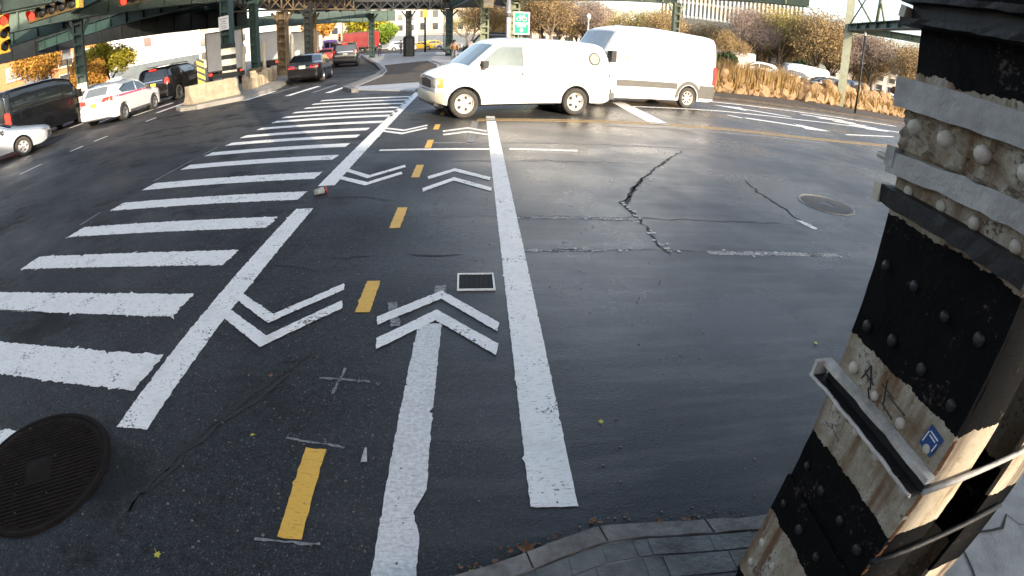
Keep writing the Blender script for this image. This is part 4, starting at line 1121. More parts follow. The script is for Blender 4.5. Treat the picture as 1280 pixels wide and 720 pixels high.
SEDAN = dict(L=4.8, W=1.82, H=1.45, wb=2.78, ax=.08, r=.33, belt=.95, inset=.20, round=(.20, .7), rr=.10,
    top=[(2.4, .55), (2.36, .66), (2.2, .76), (1.4, .92), (1.05, .99), (.25, 1.36), (-.1, 1.43), (-.7, 1.42), (-1.0, 1.36), (-1.72, 1.08), (-2.0, 1.06), (-2.3, 1.02), (-2.38, .9), (-2.4, .6)],
    side=[('side_window', 'glass', [(.85, .98), (.25, 1.26), (-.08, 1.32), (-.12, .98)], .004), ('side_window', 'glass', [(-.2, .98), (-.17, 1.32), (-.8, 1.30), (-1.25, 1.06), (-1.2, 1.0)], .004),
          ('door_handle', 'chrome', quad(-.1, .85, .1, .88), .02), ('door_handle', 'chrome', quad(-1.1, .86, -.92, .89), .02)],
    ends=[('windshield', 'glass', 'T', [(.98, -.62), (.98, .62), (.3, .52), (.3, -.52)], .004), ('rear_window', 'glass', 'T', [(-1.68, -.60), (-1.68, .60), (-1.05, .50), (-1.05, -.50)], .004)]
    + both('tail_lamp', 'lamp_red', 'B', [(.36, .78), (.80, .78), (.80, .96), (.40, .93)]) + both('headlight', 'lamp_clear', 'F', [(.42, .56), (.78, .60), (.78, .72), (.5, .68)])
    + [('licence_plate', 'plate_w', 'B', quad(-.16, .76, .16, .92), .01), ('rear_bumper', 'vblack', 'B', quad(-.72, .36, .72, .56), .012), ('grille', 'black', 'F', quad(-.35, .42, .35, .58), .006)],
    boxes=[('mirror', 'vgrey', (.75, 1.0, 1.0), (.12, .2, .12)), ('mirror', 'vgrey', (.75, -1.0, 1.0), (.12, .2, .12)), ('brake_lamp', 'brake', (-1.42, 0, 1.20), (.04, .3, .03))])
SUV = dict(L=4.6, W=1.86, H=1.68, wb=2.68, ax=.05, r=.35, belt=1.08, inset=.20, round=(.22, .7), rr=.14,
    top=[(2.3, .6), (2.26, .8), (2.05, .95), (1.25, 1.06), (1.0, 1.10), (.3, 1.54), (0, 1.63), (-.5, 1.66), (-1.4, 1.62), (-1.75, 1.54), (-2.12, 1.16), (-2.24, 1.0), (-2.29, .8), (-2.3, .55)],
    side=[('side_window', 'glass', [(.85, 1.1), (.28, 1.42), (-.1, 1.50), (-.12, 1.1)], .004), ('side_window', 'glass', [(-.2, 1.1), (-.18, 1.51), (-1.0, 1.48), (-1.5, 1.30), (-1.35, 1.16)], .004), ('sill_trim', 'trim', [(.95, .26), (-.9, .26), (-.9, .36), (.95, .36)], .01)],
    ends=[('windshield', 'glass', 'T', [(.95, -.66), (.95, .66), (.32, .56), (.32, -.56)], .004), ('rear_window', 'glass_grey', 'T', [(-2.08, -.58), (-2.08, .58), (-1.74, .52), (-1.74, -.52)], .004)]
    + both('tail_lamp', 'lamp_red', 'B', [(.40, .95), (.86, .95), (.84, 1.13), (.46, 1.10)]) + [('licence_plate', 'plate_y', 'B', quad(-.16, .80, .16, .96), .01), ('rear_bumper', 'vwhite', 'B', quad(-.8, .36, .8, .60), .02)],
    boxes=[('mirror', 'vgrey', (.75, 1.0, 1.12), (.12, .2, .14)), ('mirror', 'vgrey', (.75, -1.0, 1.12), (.12, .2, .14))])
BIGSUV = dict(L=5.1, W=2.0, H=1.88, wb=2.95, ax=.1, r=.39, belt=1.2, inset=.17, round=(.14, .5), rr=.12, rim='rim_dark',
    top=[(2.55, .7), (2.5, 1.0), (2.3, 1.1), (1.4, 1.2), (1.2, 1.25), (.6, 1.75), (.3, 1.84), (-1.0, 1.86), (-2.1, 1.82), (-2.3, 1.72), (-2.46, 1.25), (-2.53, 1.0), (-2.55, .6)],
    side=[('side_window', 'glass', [(1.05, 1.24), (.55, 1.64), (.1, 1.70), (.1, 1.24)], .004), ('side_window', 'glass', [(0, 1.24), (0, 1.70), (-.95, 1.70), (-.95, 1.24)], .004), ('side_window', 'glass', [(-1.05, 1.24), (-1.05, 1.70), (-1.95, 1.66), (-2.1, 1.28)], .004)],
    ends=[('windshield', 'glass', 'T', [(1.15, -.75), (1.15, .75), (.6, .66), (.6, -.66)], .004), ('rear_window', 'glass', 'B', [(-.72, 1.26), (.72, 1.26), (.64, 1.66), (-.64, 1.66)], .006)]
    + both('tail_lamp', 'brake', 'B', [(.74, 1.0), (.94, 1.0), (.92, 1.28), (.76, 1.28)]) + [('licence_plate', 'plate_y', 'B', quad(-.2, .92, .16, 1.08), .01), ('rear_bumper', 'black', 'B', quad(-.85, .52, .85, .66), .02), ('trim_strip', 'chrome', 'B', quad(-.6, 1.16, .6, 1.20), .012)],
    boxes=[('mirror', 'vblack', (.95, 1.1, 1.25), (.12, .2, .16)), ('mirror', 'vblack', (.95, -1.1, 1.25), (.12, .2, .16)), ('roof_rail', 'black', (-.6, .68, 1.90), (2.2, .04, .05)), ('roof_rail', 'black', (-.6, -.68, 1.90), (2.2, .04, .05)), ('brake_lamp', 'brake', (-2.36, 0, 1.76), (.05, .4, .05))])
VAN = dict(L=5.95, W=2.04, H=2.60, wb=3.75, ax=.12, r=.35, belt=1.35, inset=.10, round=(.08, .4), rr=.15, crown=.03, rim='rim_white', spokes=8,
    top=[(2.97, .55), (2.98, .8), (2.9, 1.02), (2.35, 1.22), (2.15, 1.34), (1.35, 2.28), (1.0, 2.38), (.5, 2.46), (-.3, 2.49), (-2.55, 2.45), (-2.82, 2.41), (-2.92, 2.28), (-2.95, 2.0), (-2.97, 1.2), (-2.98, .5)],
    side=[('side_window', 'glass_grey', [(1.92, 1.42), (1.28, 2.06), (.78, 2.08), (.78, 1.42)], .004), ('side_trim', 'trim', [(1.35, .62), (-1.25, .62), (-1.25, .82), (1.35, .82)], .012), ('side_trim', 'trim', [(-2.30, .36), (-2.95, .36), (-2.95, .80), (-2.20, .80)], .014),
          ('wheel_arch_trim', 'trim', [(-1.755 + .56 * math.cos(a), .35 + .56 * math.sin(a)) for a in [R(k) for k in range(-5, 190, 13)]] + [(-1.755 + .44 * math.cos(a), .35 + .44 * math.sin(a)) for a in [R(k) for k in range(185, -10, -13)]], .012)],
    ends=[('windshield', 'glass', 'T', [(2.12, -.84), (2.12, .84), (1.38, .78), (1.38, -.78)], .004), ('rear_window', 'glass', 'B', quad(-.75, 1.4, -.08, 2.1), .004), ('rear_window', 'glass', 'B', quad(.08, 1.4, .75, 2.1), .004), ('rear_bumper', 'trim', 'B', quad(-.92, .48, .92, .62), .05)]
    + both('tail_lamp', 'lamp_red', 'B', quad(.86, .85, .97, 1.5), .02) + both('headlight', 'lamp_clear', 'F', quad(.55, .85, .9, 1.05), .006),
    boxes=[('mirror', 'black', (1.75, 1.16, 1.5), (.16, .22, .34)), ('mirror', 'black', (1.75, -1.16, 1.5), (.16, .22, .34)), ('tail_lamp', 'lamp_red', (-2.88, .985, 1.15), (.16, .05, .62)), ('tail_lamp', 'lamp_red', (-2.88, -.985, 1.15), (.16, .05, .62))])
ASTRO = dict(L=4.82, W=1.96, H=1.88, wb=2.86, ax=.10, r=.345, belt=1.17, inset=.17, round=(.13, .5), rr=.12, rim='rim_white', spokes=5, bulge=.85, step=.05, sill=.30,
    top=[(2.41, .62), (2.40, .92), (2.34, .96), (2.15, 1.02), (1.6, 1.15), (1.42, 1.20), (.78, 1.72), (.62, 1.80), (.4, 1.85), (0, 1.87), (-1.0, 1.86), (-1.95, 1.82), (-2.12, 1.76), (-2.26, 1.55), (-2.36, 1.1), (-2.40, .7), (-2.41, .45)],
    side=[('side_window', 'glass_pale', [(1.22, 1.21), (.74, 1.62), (.60, 1.67), (.12, 1.67), (.12, 1.21)], .004),
          ('window_seal', 'trim', [(.10, 1.19), (.12, 1.19), (.12, 1.69), (.10, 1.69)], .006),
          ('door', 'vwhite', [(1.28, .98), (1.20, 1.17), (.06, 1.17), (.06, .40), (1.02, .40), (1.10, .72)], .005),
          ('door_handle', 'trim', quad(.10, .98, .145, 1.06), .012), ('tail_lamp', 'lamp_red', [(-2.30, .98), (-2.40, .98), (-2.37, 1.26), (-2.27, 1.26)], .008),
          ('porthole', 'black', [(-1.83 + .165 * math.cos(R(a)), 1.44 + .165 * math.sin(R(a))) for a in range(0, 360, 12)], .012, 'L'), ('porthole_glass', 'porthole', [(-1.83 + .13 * math.cos(R(a)), 1.44 + .13 * math.sin(R(a))) for a in range(0, 360, 12)], .016, 'L'),
          ('marker_lamp', 'lamp_amber', quad(2.16, .72, 2.34, .95), .008)],
    ends=[('windshield', 'glass_teal', 'T', [(1.39, -.80), (1.39, .80), (.80, .72), (.80, -.72)], .005), ('rear_window', 'glass', 'B', quad(-.72, 1.2, -.05, 1.66), .005), ('rear_window', 'glass', 'B', quad(.05, 1.2, .72, 1.66), .005),
          ('grille', 'black', 'F', quad(-.45, .70, .45, .95), .010)] + both('headlight', 'lamp_clear', 'F', quad(.50, .72, .86, .94), .012),
    boxes=[('mirror', 'black', (1.08, 1.04, 1.25), (.12, .20, .17)), ('mirror', 'black', (1.08, -1.04, 1.25), (.12, .20, .17)), ('rear_bumper', 'trim', (-2.43, 0, .50), (.14, 1.8, .16)), ('front_valance', 'black', (2.33, 0, .36), (.12, 1.6, .12))])
def shift(sp, dx, L, nose):
    """move a body along x and pull the nose in beyond x = nose[0] by the factor nose[1]"""
    f = lambda x: (x if x < nose[0] else nose[0] + (x - nose[0]) * nose[1]) + dx
    q = dict(sp); q['L'] = L; q['ax'] = sp['ax'] + dx
    q['top'] = [(f(x), z) for x, z in sp['top']]
    q['side'] = [(i[0], i[1], [(f(x), z) for x, z in i[2]]) + tuple(i[3:]) for i in sp['side']]
    q['ends'] = [(i[0], i[1], i[2], [(f(x), y) for x, y in i[3]] if i[2] == 'T' else i[3], i[4]) for i in sp['ends']]
    q['boxes'] = [(i[0], i[1], (f(i[2][0]), i[2][1], i[2][2])) + tuple(i[3:]) for i in sp['boxes']]
    return q
def facing(dx, dy): return math.atan2(dy, dx)
HV = facing(-2.77, -.92)
# the two white vans crossing the junction
ast = vehicle('cargo_van', 'small old white cargo van with a round porthole crossing the bike lane', 'van', (.88 + .104, 13.42 + .035), HV, shift(ASTRO, .11, 4.60, (1.6, .74)), 'vwhite')
def bumper(b):
    pts = [(2.08, -.97), (2.24, -.93), (2.38, -.6), (2.41, 0), (2.38, .6), (2.24, .93), (2.08, .97)]
    n = len(pts); vs = []
    for x, y in pts:
        for dx, z in ((-.06, .36), (.0, .40), (.02, .56), (0, .62), (-.06, .64)): vs.append((x + dx, y, z))
    fs = [(i * 5 + k, i * 5 + k + 1, i * 5 + 6 + k, i * 5 + 5 + k) for i in range(n - 1) for k in range(4)]
    b.add(vs, fs, True)
part('front_bumper', M['bumper'], ast, bumper)
[part('wheel_arch_lining', M['black'], ast, lambda b: b.lathe([(.40, -.80), (.40, .80)], (x, 0, .36), 'y', 24)) for x in (.21 + 1.43, .21 - 1.43)]
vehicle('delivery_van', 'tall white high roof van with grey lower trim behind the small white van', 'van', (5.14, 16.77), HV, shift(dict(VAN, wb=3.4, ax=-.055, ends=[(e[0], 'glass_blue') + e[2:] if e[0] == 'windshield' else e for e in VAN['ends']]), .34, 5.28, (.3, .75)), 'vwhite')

# left carriageway traffic, all heading away from the viewer
UP = R(90)
SED2 = dict(SEDAN); 
sed_l = vehicle('parked_sedan', 'silver sedan in front of the tall black van with one alloy wheel showing', 'car', (-16.99, 13.15), R(38), dict(SEDAN, rim='rim_alloy'), 'vsilver')
def lamp_on(t, names=('tail_lamp',)):
    for c in t.children:
        if c.name.split('.')[0] in names:
            c.data.materials.clear(); c.data.materials.append(M['brake'])
BV = dict(VAN, H=2.55, rim='rim_dark', ends=[e for e in VAN['ends']])
bv = vehicle('passenger_van', 'tall black van with a lit tail lamp behind the silver sedan', 'van', (-20.1, 19.1), R(88), dict(BV, side=[('side_window', 'glass', [(1.92, 1.42), (1.28, 2.0), (.78, 2.02), (.78, 1.42)], .004), ('side_window', 'glass', [(.65, 1.42), (.65, 2.02), (-2.6, 2.02), (-2.6, 1.42)], .004)]), 'vblack'); lamp_on(bv)
tx = vehicle('taxi', 'white crossover taxi with a pink side stripe and lit brake lamps', 'taxi', (-15.3, 19.7), R(95), dict(SUV, side=SUV['side'] + [('pink_stripe', 'pink', [(-2.05, 1.04), (-1.5, 1.02), (1.2, 1.02), (1.2, 1.09), (-1.5, 1.10), (-2.05, 1.12)], .003)]), 'vwhite'); lamp_on(tx)
part('roof_sign', M['sign_white'], tx, lambda b: b.box((-.3, 0, 1.74), (.2, .5, .12)))
vehicle('dark_suv', 'dark car half hidden beyond the white taxi', 'car', (-20.3, 24.0), R(92), SUV, 'vblack')
vehicle('large_suv', 'big black suv with lit tail lamps ahead of the white taxi', 'suv', (-16.35, 26.0), R(95), BIGSUV, 'vblack')
bs = vehicle('black_sedan', 'black sedan with red tail lamps driving past the rubble wall', 'car', (-8.7, 27.4), R(97), SEDAN, 'vblack'); 
s2 = vehicle('black_suv', 'black suv with a pale plate in the lane beyond the black sedan', 'suv', (-10.4, 42.3), R(101), dict(BIGSUV, ends=[e if e[0] != 'licence_plate' else ('licence_plate', 'plate_w') + e[2:] for e in BIGSUV['ends'] if e[0] != 'tail_lamp'] + both('tail_lamp', 'lamp_red', 'B', [(.74, 1.0), (.94, 1.0), (.92, 1.28), (.76, 1.28)])), 'vblack')
rc = vehicle('far_sedan', 'red car with lit lamps ahead of the black sedan', 'car', (-14.2, 50), R(100), SEDAN, 'vred'); lamp_on(rc)
def box_truck(name, label, loc, rz, boxmat, cabmat, L=4.6, W=2.35, z0=.95, z1=3.45, group=None):
    t = thing(name, label, 'truck', (loc[0], loc[1], 0), rz, group)
    part('cargo_box', M[boxmat], t, lambda b: b.box((0, 0, (z0 + z1) / 2), (L, W, z1 - z0)))
    def fr(b):
        for s_ in (-1, 1):
            for z in (z0, z1): b.box((0, s_ * W / 2, z), (L + .06, .08, .09))
            for x in (-L / 2, L / 2): b.box((x, s_ * W / 2, (z0 + z1) / 2), (.09, .09, z1 - z0 + .05))
        for x in (-L / 2, L / 2):
            for z in (z0, z1): b.box((x, 0, z), (.07, W, .085))
    part('box_frame', M['trim'], t, fr)
    part('chassis', M['black'], t, lambda b: b.box((.5, 0, .72), (L + 2.0, 1.0, .3)))
    def cab(b):
        pr = [(L / 2 + .1, .5), (L / 2 + 2.0, .5), (L / 2 + 2.0, 1.3), (L / 2 + 1.75, 1.45), (L / 2 + 1.25, 2.2), (L / 2 + .1, 2.3)]
        n = len(pr); vs = [(x, s_ * 1.0 * (1 if z < 1.5 else .9), z) for s_ in (-1, 1) for x, z in pr]
        b.add(vs, [tuple(range(n)), tuple(range(n, 2 * n))[::-1]] + [(i, (i + 1) % n, n + (i + 1) % n, n + i) for i in range(n)])
    part('cab', M[cabmat], t, cab)
    [part('side_window', M['glass'], t, lambda b: b.box((L / 2 + .75, s_ * .97, 1.8), (.75, .03, .5))) for s_ in (-1, 1)]
    for x in (L / 2 + 1.2, -L / 2 + 1.0):
        for s_ in (1, -1):
            td, rm, dm = wheel_meshes(.42, .28, 'rim_dark', 6); wo = link('wheel', td, t, (x, s_ * (W / 2 - .16), .42), 0 if s_ > 0 else math.pi); link('rim', rm, wo)
    part('rear_bumper', M['black'], t, lambda b: b.box((-L / 2 - .05, 0, .55), (.1, W * .9, .12)))
    for s_ in (1, -1): part('tail_lamp', M['brake'], t, lambda b: b.box((-L / 2 - .06, s_ * (W / 2 - .18), .78), (.06, .2, .14)))
    return t
box_truck('box_truck', 'grey box truck with a plain panel box behind the striped column', (-16.9, 33.6), R(118), 'grey', 'vgrey', L=4.4, W=3.0 * .8)
box_truck('box_truck', 'white box truck with lit tail lamps ahead of the red car', (-18.6, 57), R(100), 'white', 'vwhite')
box_truck('box_truck', 'far white box truck just in front of the purple minibus', (-26, 84), R(110), 'white', 'vwhite', L=5)
box_truck('box_truck', 'red box truck beyond the black suv', (-20.0, 92), R(140), 'vred', 'vred', L=7, z1=3.6)
box_truck('box_truck', 'grey truck between the green and brown columns', (-18.6, 46.5), R(100), 'grey', 'vtan')
vehicle('minibus', 'purple minibus beyond the red car and black suv', 'bus', (-20.2, 73), R(104), dict(VAN), 'vpurple')
vehicle('white_suv', 'white car beyond the plaza, behind the pedestrian in dark', 'car', (-12, 86), R(10), SUV, 'vwhite')
for (x, y, a, lab) in ((-9.6, 92, 178, 'yellow taxi on the left of the pair beyond the plaza'), (-7.0, 94, 5, 'yellow taxi on the right of the pair beyond the plaza')):
    q = vehicle('yellow_taxi', lab, 'taxi', (x, y), R(a), SUV if a < 90 else SEDAN, 'vyellow', 'yellow taxis beyond the plaza')
vehicle('blue_sedan', 'blue grey car beside the yellow taxis', 'car', (-4.6, 90), R(170), SEDAN, 'vsilver')
bvn = vehicle('black_step_van', 'boxy black van parked behind the small white van', 'van', (1.7, 52), R(160), dict(VAN, side=[('side_window', 'glass_pale', [(1.75, 1.42), (1.28, 2.0), (.9, 2.02), (.9, 1.42)], .004)]), 'vblack')
# parked cars behind the stone wall
PK = 'cars parked behind the boulder wall'
for (x, y, a, sp, mt, nm, lab) in (
    (27.4, 54.5, 150, VAN, 'vwhite', 'parked_van', 'tall white van in the car park beside the low dark shrub'),
    (25.9, 45.6, 160, SUV, 'vwhite', 'parked_suv', 'white suv parked just behind the tall dry grass'),
    (27.0, 41.2, 175, SEDAN, 'vgrey', 'parked_sedan', 'dark grey sedan parked in front of the white pickup van'),
    (29.6, 43.8, 170, dict(VAN, H=2.3, top=[(x_, z_ * .86) for x_, z_ in VAN['top']]), 'vwhite', 'parked_van', 'low white van parked behind the dark grey sedan'),
    (27.9, 37.4, 170, SEDAN, 'vblack', 'parked_sedan', 'black sedan with bright headlight left of the right column'),
    (33.0, 43.5, 165, SUV, 'vtan', 'parked_suv', 'tan suv parked below the green bush'),
    (31.0, 37.6, 80, SUV, 'vgrey', 'parked_suv', 'dark grey suv right of the pale olive column'),
    (35.0, 41.5, 70, SUV, 'vsilver', 'parked_suv', 'silver suv parked beyond the slender pole'),
    (34.6, 37.2, 165, SEDAN, 'vsilver', 'parked_sedan', 'silver sedan parked beside the silver suv'),
    (38.0, 39.0, 165, SEDAN, 'vblue', 'parked_sedan', 'blue sedan almost hidden by the riveted column')):
    vehicle(nm, lab, 'car' if sp is not VAN else 'van', (x, y, .35), R(a), dict(sp, step=.12), mt, PK)

# ------------------------------------------------------------------ traffic signals, signs, poles
def signal(name, label, loc, n_sec, lit, horizontal, yaw, group=None, hm='sig_yellow'):
    t = thing(name, label, 'traffic light', loc, yaw, group)
    s = .34
    def pos(i):
        o = (i - (n_sec - 1) / 2) * s
        return (-o, 0, 0) if horizontal else (0, 0, -o)
    ln = n_sec * s
    part('housing', M[hm], t, lambda b: b.box((0, .06, 0), (ln, .2, s * .98) if horizontal else (s * .98, .2, ln)))
    for i in range(n_sec):
        p = pos(i)
        part('lens', M['signal_red'] if i == lit else M['black'], t, lambda b: b.lathe([(.001, -.065), (.07, -.06), (.125, -.045), (.125, -.04)], p, 'y', 18))
        def vis(b):
            k = 14; vs = []; fs = []
            for j in range(k + 1):
                a = R(-35) + R(250) * j / k
                for y in (-.04, -.30): vs.append((p[0] + .145 * math.cos(a), y * (1 if y > -.1 else (.45 + .55 * max(0, math.sin(a)))), p[2] + .145 * math.sin(a)))
            for j in range(k): fs.append((2 * j, 2 * j + 1, 2 * j + 3, 2 * j + 2))
            b.add(vs, fs, True)
        part('visor', M['black'], t, vis)
    part('hanger', M['black'], t, lambda b: b.tube([(0, .06, s * .45 if horizontal else ln / 2), (0, .06, .95)], .03))
    return t
signal('traffic_light', 'upright yellow traffic light with three lamps and a red lit lens', (-12.15, 10.40, 3.72), 3, 0, False, R(78))
signal('traffic_light', 'yellow traffic light lying sideways under the girder, red lens at one end', (-11.2, 11.5, 4.06), 5, 4, True, R(12), None, 'sig_dark')
part('end_cap', M['sig_yellow'], bpy.data.objects['traffic_light.001'], lambda b: b.box((.90, .02, .02), (.10, .26, .36)))
signal('traffic_light', 'traffic light with its red lens at the top edge above the dark girder', (-11.72, 16.2, 4.42), 3, 2, True, R(15), None, 'sig_dark')
signal('traffic_light', 'small far traffic light with a red lens by the purple minibus', (-17.2, 66.5, 2.6), 3, 0, False, R(12))
t = thing('pedestrian_signal', 'cream pedestrian signal box high on the olive column behind the small van', 'pedestrian signal', (.75, 37.8, 4.45), R(5))
part('housing', M['sig_yellow'], t, lambda b: b.box((0, .1, 0), (.72, .3, .72)))
part('face', M['cream'], t, lambda b: b.box((0, -.06, 0), (.64, .02, .64)))
part('arm', M['grey'], t, lambda b: b.tube([(.0, .2, -.1), (.9, .4, -.25), (1.0, -.5, -.3)], .05))
t = thing('utility_pole', 'slim grey steel pole beside the green bicycle sign', 'pole', (1.70, 30, 0))
part('shaft', M['grey'], t, lambda b: b.tube([(0, 0, 0), (0, 0, 6.5)], [.13, .11], 12))
part('collar', M['trim'], t, lambda b: [b.lathe([(.14, 3.1), (.16, 3.15), (.16, 3.3), (.14, 3.35)], n=12)])
t = thing('bicycle_sign', 'green and white bicycle route sign on a thin post behind the white van', 'sign', (2.02, 24.92, 0), R(-6))
part('post', M['trim'], t, lambda b: b.box((0, .05, 1.6), (.06, .05, 3.2)))
part('sign_plate', M['sign_white'], t, lambda b: b.box((0, 0, 2.63), (.74, .025, 1.08)))
part('green_panel', M['sign_green'], t, lambda b: b.box((0, -.014, 2.88), (.62, .006, .46)))
part('green_panel', M['sign_green'], t, lambda b: b.box((0, -.014, 2.36), (.62, .006, .42)))
def bikesym(b):
    for sx in (-.13, .13):
        k = 16
        b.tube([(sx + .095 * math.cos(2 * math.pi * i / k), -.02, 2.83 + .095 * math.sin(2 * math.pi * i / k)) for i in range(k + 1)], .016, 6, cap=False)
    for a, c in (((-.13, 2.83), (-.06, 2.97)), ((-.06, 2.97), (.09, 2.97)), ((.09, 2.97), (.13, 2.83)), ((-.06, 2.97), (.0, 2.83)), ((.0, 2.83), (.09, 2.97)), ((-.13, 2.83), (.0, 2.83)), ((.09, 2.97), (.08, 3.03)), ((.08, 3.03), (.14, 3.03)), ((-.06, 2.97), (-.08, 3.01)), ((-.11, 3.01), (-.05, 3.01))):
        b.tube([(a[0], -.02, a[1]), (c[0], -.02, c[1])], .015, 6)
part('bicycle_symbol', M['sign_white'], t, bikesym)
def arrow_sym(b):
    b.add([(x, -.02, z) for x, z in ((-.05, 2.40), (.05, 2.40), (.05, 2.30), (.11, 2.30), (0, 2.18), (-.11, 2.30), (-.05, 2.30))], [(0, 1, 2, 3, 4, 5, 6)])
part('arrow', M['sign_white'], t, arrow_sym)
for k in range(5): part('letter', M['sign_white'], t, lambda b: b.box((-.17 + k * .085, -.02, 2.49), (.055, .006, .09)))
def street_lamp(label, xy, h, lit, matk='black_steel'):
    t = thing('street_lamp', label, 'street lamp', (xy[0], xy[1], 0))
    part('post', M[matk], t, lambda b: b.tube([(0, 0, 0), (0, 0, .5), (0, 0, .55), (0, 0, h)], [.16, .14, .08, .06], 10))
    part('lantern', M['lamp_clear'] if lit else M['black'], t, lambda b: b.lathe([(.05, h), (.2, h + .12), (.24, h + .45), (.1, h + .6), (.01, h + .7)], n=12))
    return t
street_lamp('black lamp post with a dark lantern right of the yellow taxis', (-4.5, 73.5), 5.2, False)
street_lamp('lamp post with a pale lantern in front of the brown park trees', (10.1, 49), 4.0, True, 'cream')
t = thing('utility_pole', 'dark pole carrying a yellow panel between the yellow taxis', 'pole', (-7.25, 75.4, 0))
part('shaft', M['black_steel'], t, lambda b: b.tube([(0, 0, 0), (0, 0, 5.0)], .14, 8))
part('panel', M['sig_yellow'], t, lambda b: b.box((0, 0, 5.6), (.6, .3, 1.2)))
t = thing('utility_pole', 'slender dark pole just right of the pale olive column', 'pole', (21.45, 25.05, 0))
part('shaft', M['black_steel'], t, lambda b: b.tube([(0, 0, 0), (0, 0, 4.9)], .06, 8))
part('cap', M['cream'], t, lambda b: b.lathe([(.07, 4.75), (.07, 4.95), (.0, 5.0)], n=8))
t = thing('notice_board', 'small white notice on a pole in front of the yellow trees', 'sign', (-33.5, 35.8, 0), R(45))
part('post', M['black_steel'], t, lambda b: b.tube([(0, 0, 0), (0, 0, 4.9)], .07, 8))
part('notice', M['sign_white'], t, lambda b: b.box((0, -.08, 4.7), (.75, .04, .9)))
for i, (x, y, h) in enumerate(((-12.0, 33.8, 2.6), (-12.9, 36.5, 2.2), (-13.9, 33.5, 2.4), (-14.5, 31.5, 2.3))):
    t = thing('bollard_post', ('tall pale post behind the rusty brown column', 'short pale post farther behind the rusty brown column', 'pale post between the green and brown columns', 'pale post at the foot of the green median column')[i], 'post', (x, y, .1))
    part('shaft', M['cream'], t, lambda b: b.tube([(0, 0, 0), (0, 0, h)], .13, 10))
    part('cap', M['grey'], t, lambda b: b.lathe([(.135, h - .1), (.135, h + .02), (.01, h + .1)], n=10))

# ------------------------------------------------------------------ people
def skinmesh(name, joints, edges, mat, parent, sub=2, scale=1.0):
    me = bpy.data.meshes.new(name); me.from_pydata([j[0] for j in joints], edges, []); me.materials.append(mat)
    o = bpy.data.objects.new(name, me); COL.objects.link(o); o.parent = parent
    sk = o.modifiers.new('skin', 'SKIN'); sk.use_smooth_shade = True
    ss = o.modifiers.new('sub', 'SUBSURF'); ss.levels = sub; ss.render_levels = sub
    for v, j in zip(me.skin_vertices[0].data, joints): v.radius = (j[1] * scale, (j[2] if len(j) > 2 else j[1]) * scale); v.use_root = False
    me.skin_vertices[0].data[0].use_root = True
    return o
def person(label, loc, rz, J, top, bottom, shoes='black', group=None):
    """J: joints (x right, y forward, z up)"""
    t = thing('person', label, 'person', loc, rz, group)
    g = lambda k: J[k]
    names = ['pelvis', 'waist', 'chest', 'neck', 'chin', 'head', 'crown', 'lsh', 'lel', 'lwr', 'lhd', 'rsh', 'rel', 'rwr', 'rhd', 'lhip', 'lkn', 'lan', 'lto', 'rhip', 'rkn', 'ran', 'rto']
    rad = dict(pelvis=(.13, .10), waist=(.125, .095), chest=(.15, .11), neck=.055, chin=(.06, .07), head=(.078, .095), crown=(.055, .07), lsh=.06, lel=.045, lwr=.03, lhd=(.022, .04), rsh=.06, rel=.045, rwr=.03, rhd=(.022, .04), lhip=.085, lkn=.06, lan=.042, lto=.035, rhip=.085, rkn=.06, ran=.042, rto=.035)
    ed = [('pelvis', 'waist'), ('waist', 'chest'), ('chest', 'neck'), ('neck', 'chin'), ('chin', 'head'), ('head', 'crown'), ('chest', 'lsh'), ('lsh', 'lel'), ('lel', 'lwr'), ('lwr', 'lhd'), ('chest', 'rsh'), ('rsh', 'rel'), ('rel', 'rwr'), ('rwr', 'rhd'), ('pelvis', 'lhip'), ('lhip', 'lkn'), ('lkn', 'lan'), ('lan', 'lto'), ('pelvis', 'rhip'), ('rhip', 'rkn'), ('rkn', 'ran'), ('ran', 'rto')]
    def mk(nm, keys, mat, k=1.0, rr=None):
        idx = {q: i for i, q in enumerate(keys)}
        js = []
        for q in keys:
            r_ = (rr or {}).get(q, rad[q]); r_ = r_ if isinstance(r_, tuple) else (r_, r_)
            js.append((g(q), r_[0] * k, r_[1] * k))
        return skinmesh(nm, js, [(idx[a], idx[b]) for a, b in ed if a in idx and b in idx], mat, t)
    mk('body', names, M['skin'])
    mk('jacket', ['pelvis', 'waist', 'chest', 'neck', 'lsh', 'lel', 'lwr', 'rsh', 'rel', 'rwr'], M[top], 1.28, dict(neck=(.05, .05)))
    mk('trousers', ['pelvis', 'lhip', 'lkn', 'lan', 'rhip', 'rkn', 'ran'], M[bottom], 1.22)
    for s_ in 'lr':
        a, b_ = Vector(g(s_ + 'an')), Vector(g(s_ + 'to'))
        part('shoe', M[shoes], t, lambda b: b.tube([a + (a - b_) * .35 + Vector((0, 0, -.035)), a + Vector((0, 0, -.02)), b_ + Vector((0, 0, .0)), b_ + (b_ - a) * .2], [.045, .055, .048, .02], 10))
    h = Vector(g('head'))
    fw = (Vector(g('head')) - Vector(g('crown'))); 
    part('hair', M['hair'], t, lambda b: b.lathe([(.001, .125), (.05, .118), (.088, .085), (.102, .035), (.098, -.02), (.085, -.05)], tuple(h + Vector((0, -.02, .02))), 'z', 14))
    part('nose', M['skin'], t, lambda b: b.dome(h + Vector((0, .09, -.02)), .016, (0, 1, 0), .03))
    for s_ in (-1, 1): part('eye', M['black'], t, lambda b: b.dome(h + Vector((s_ * .034, .088, .01)), .011, (0, 1, 0), .008))
    return t
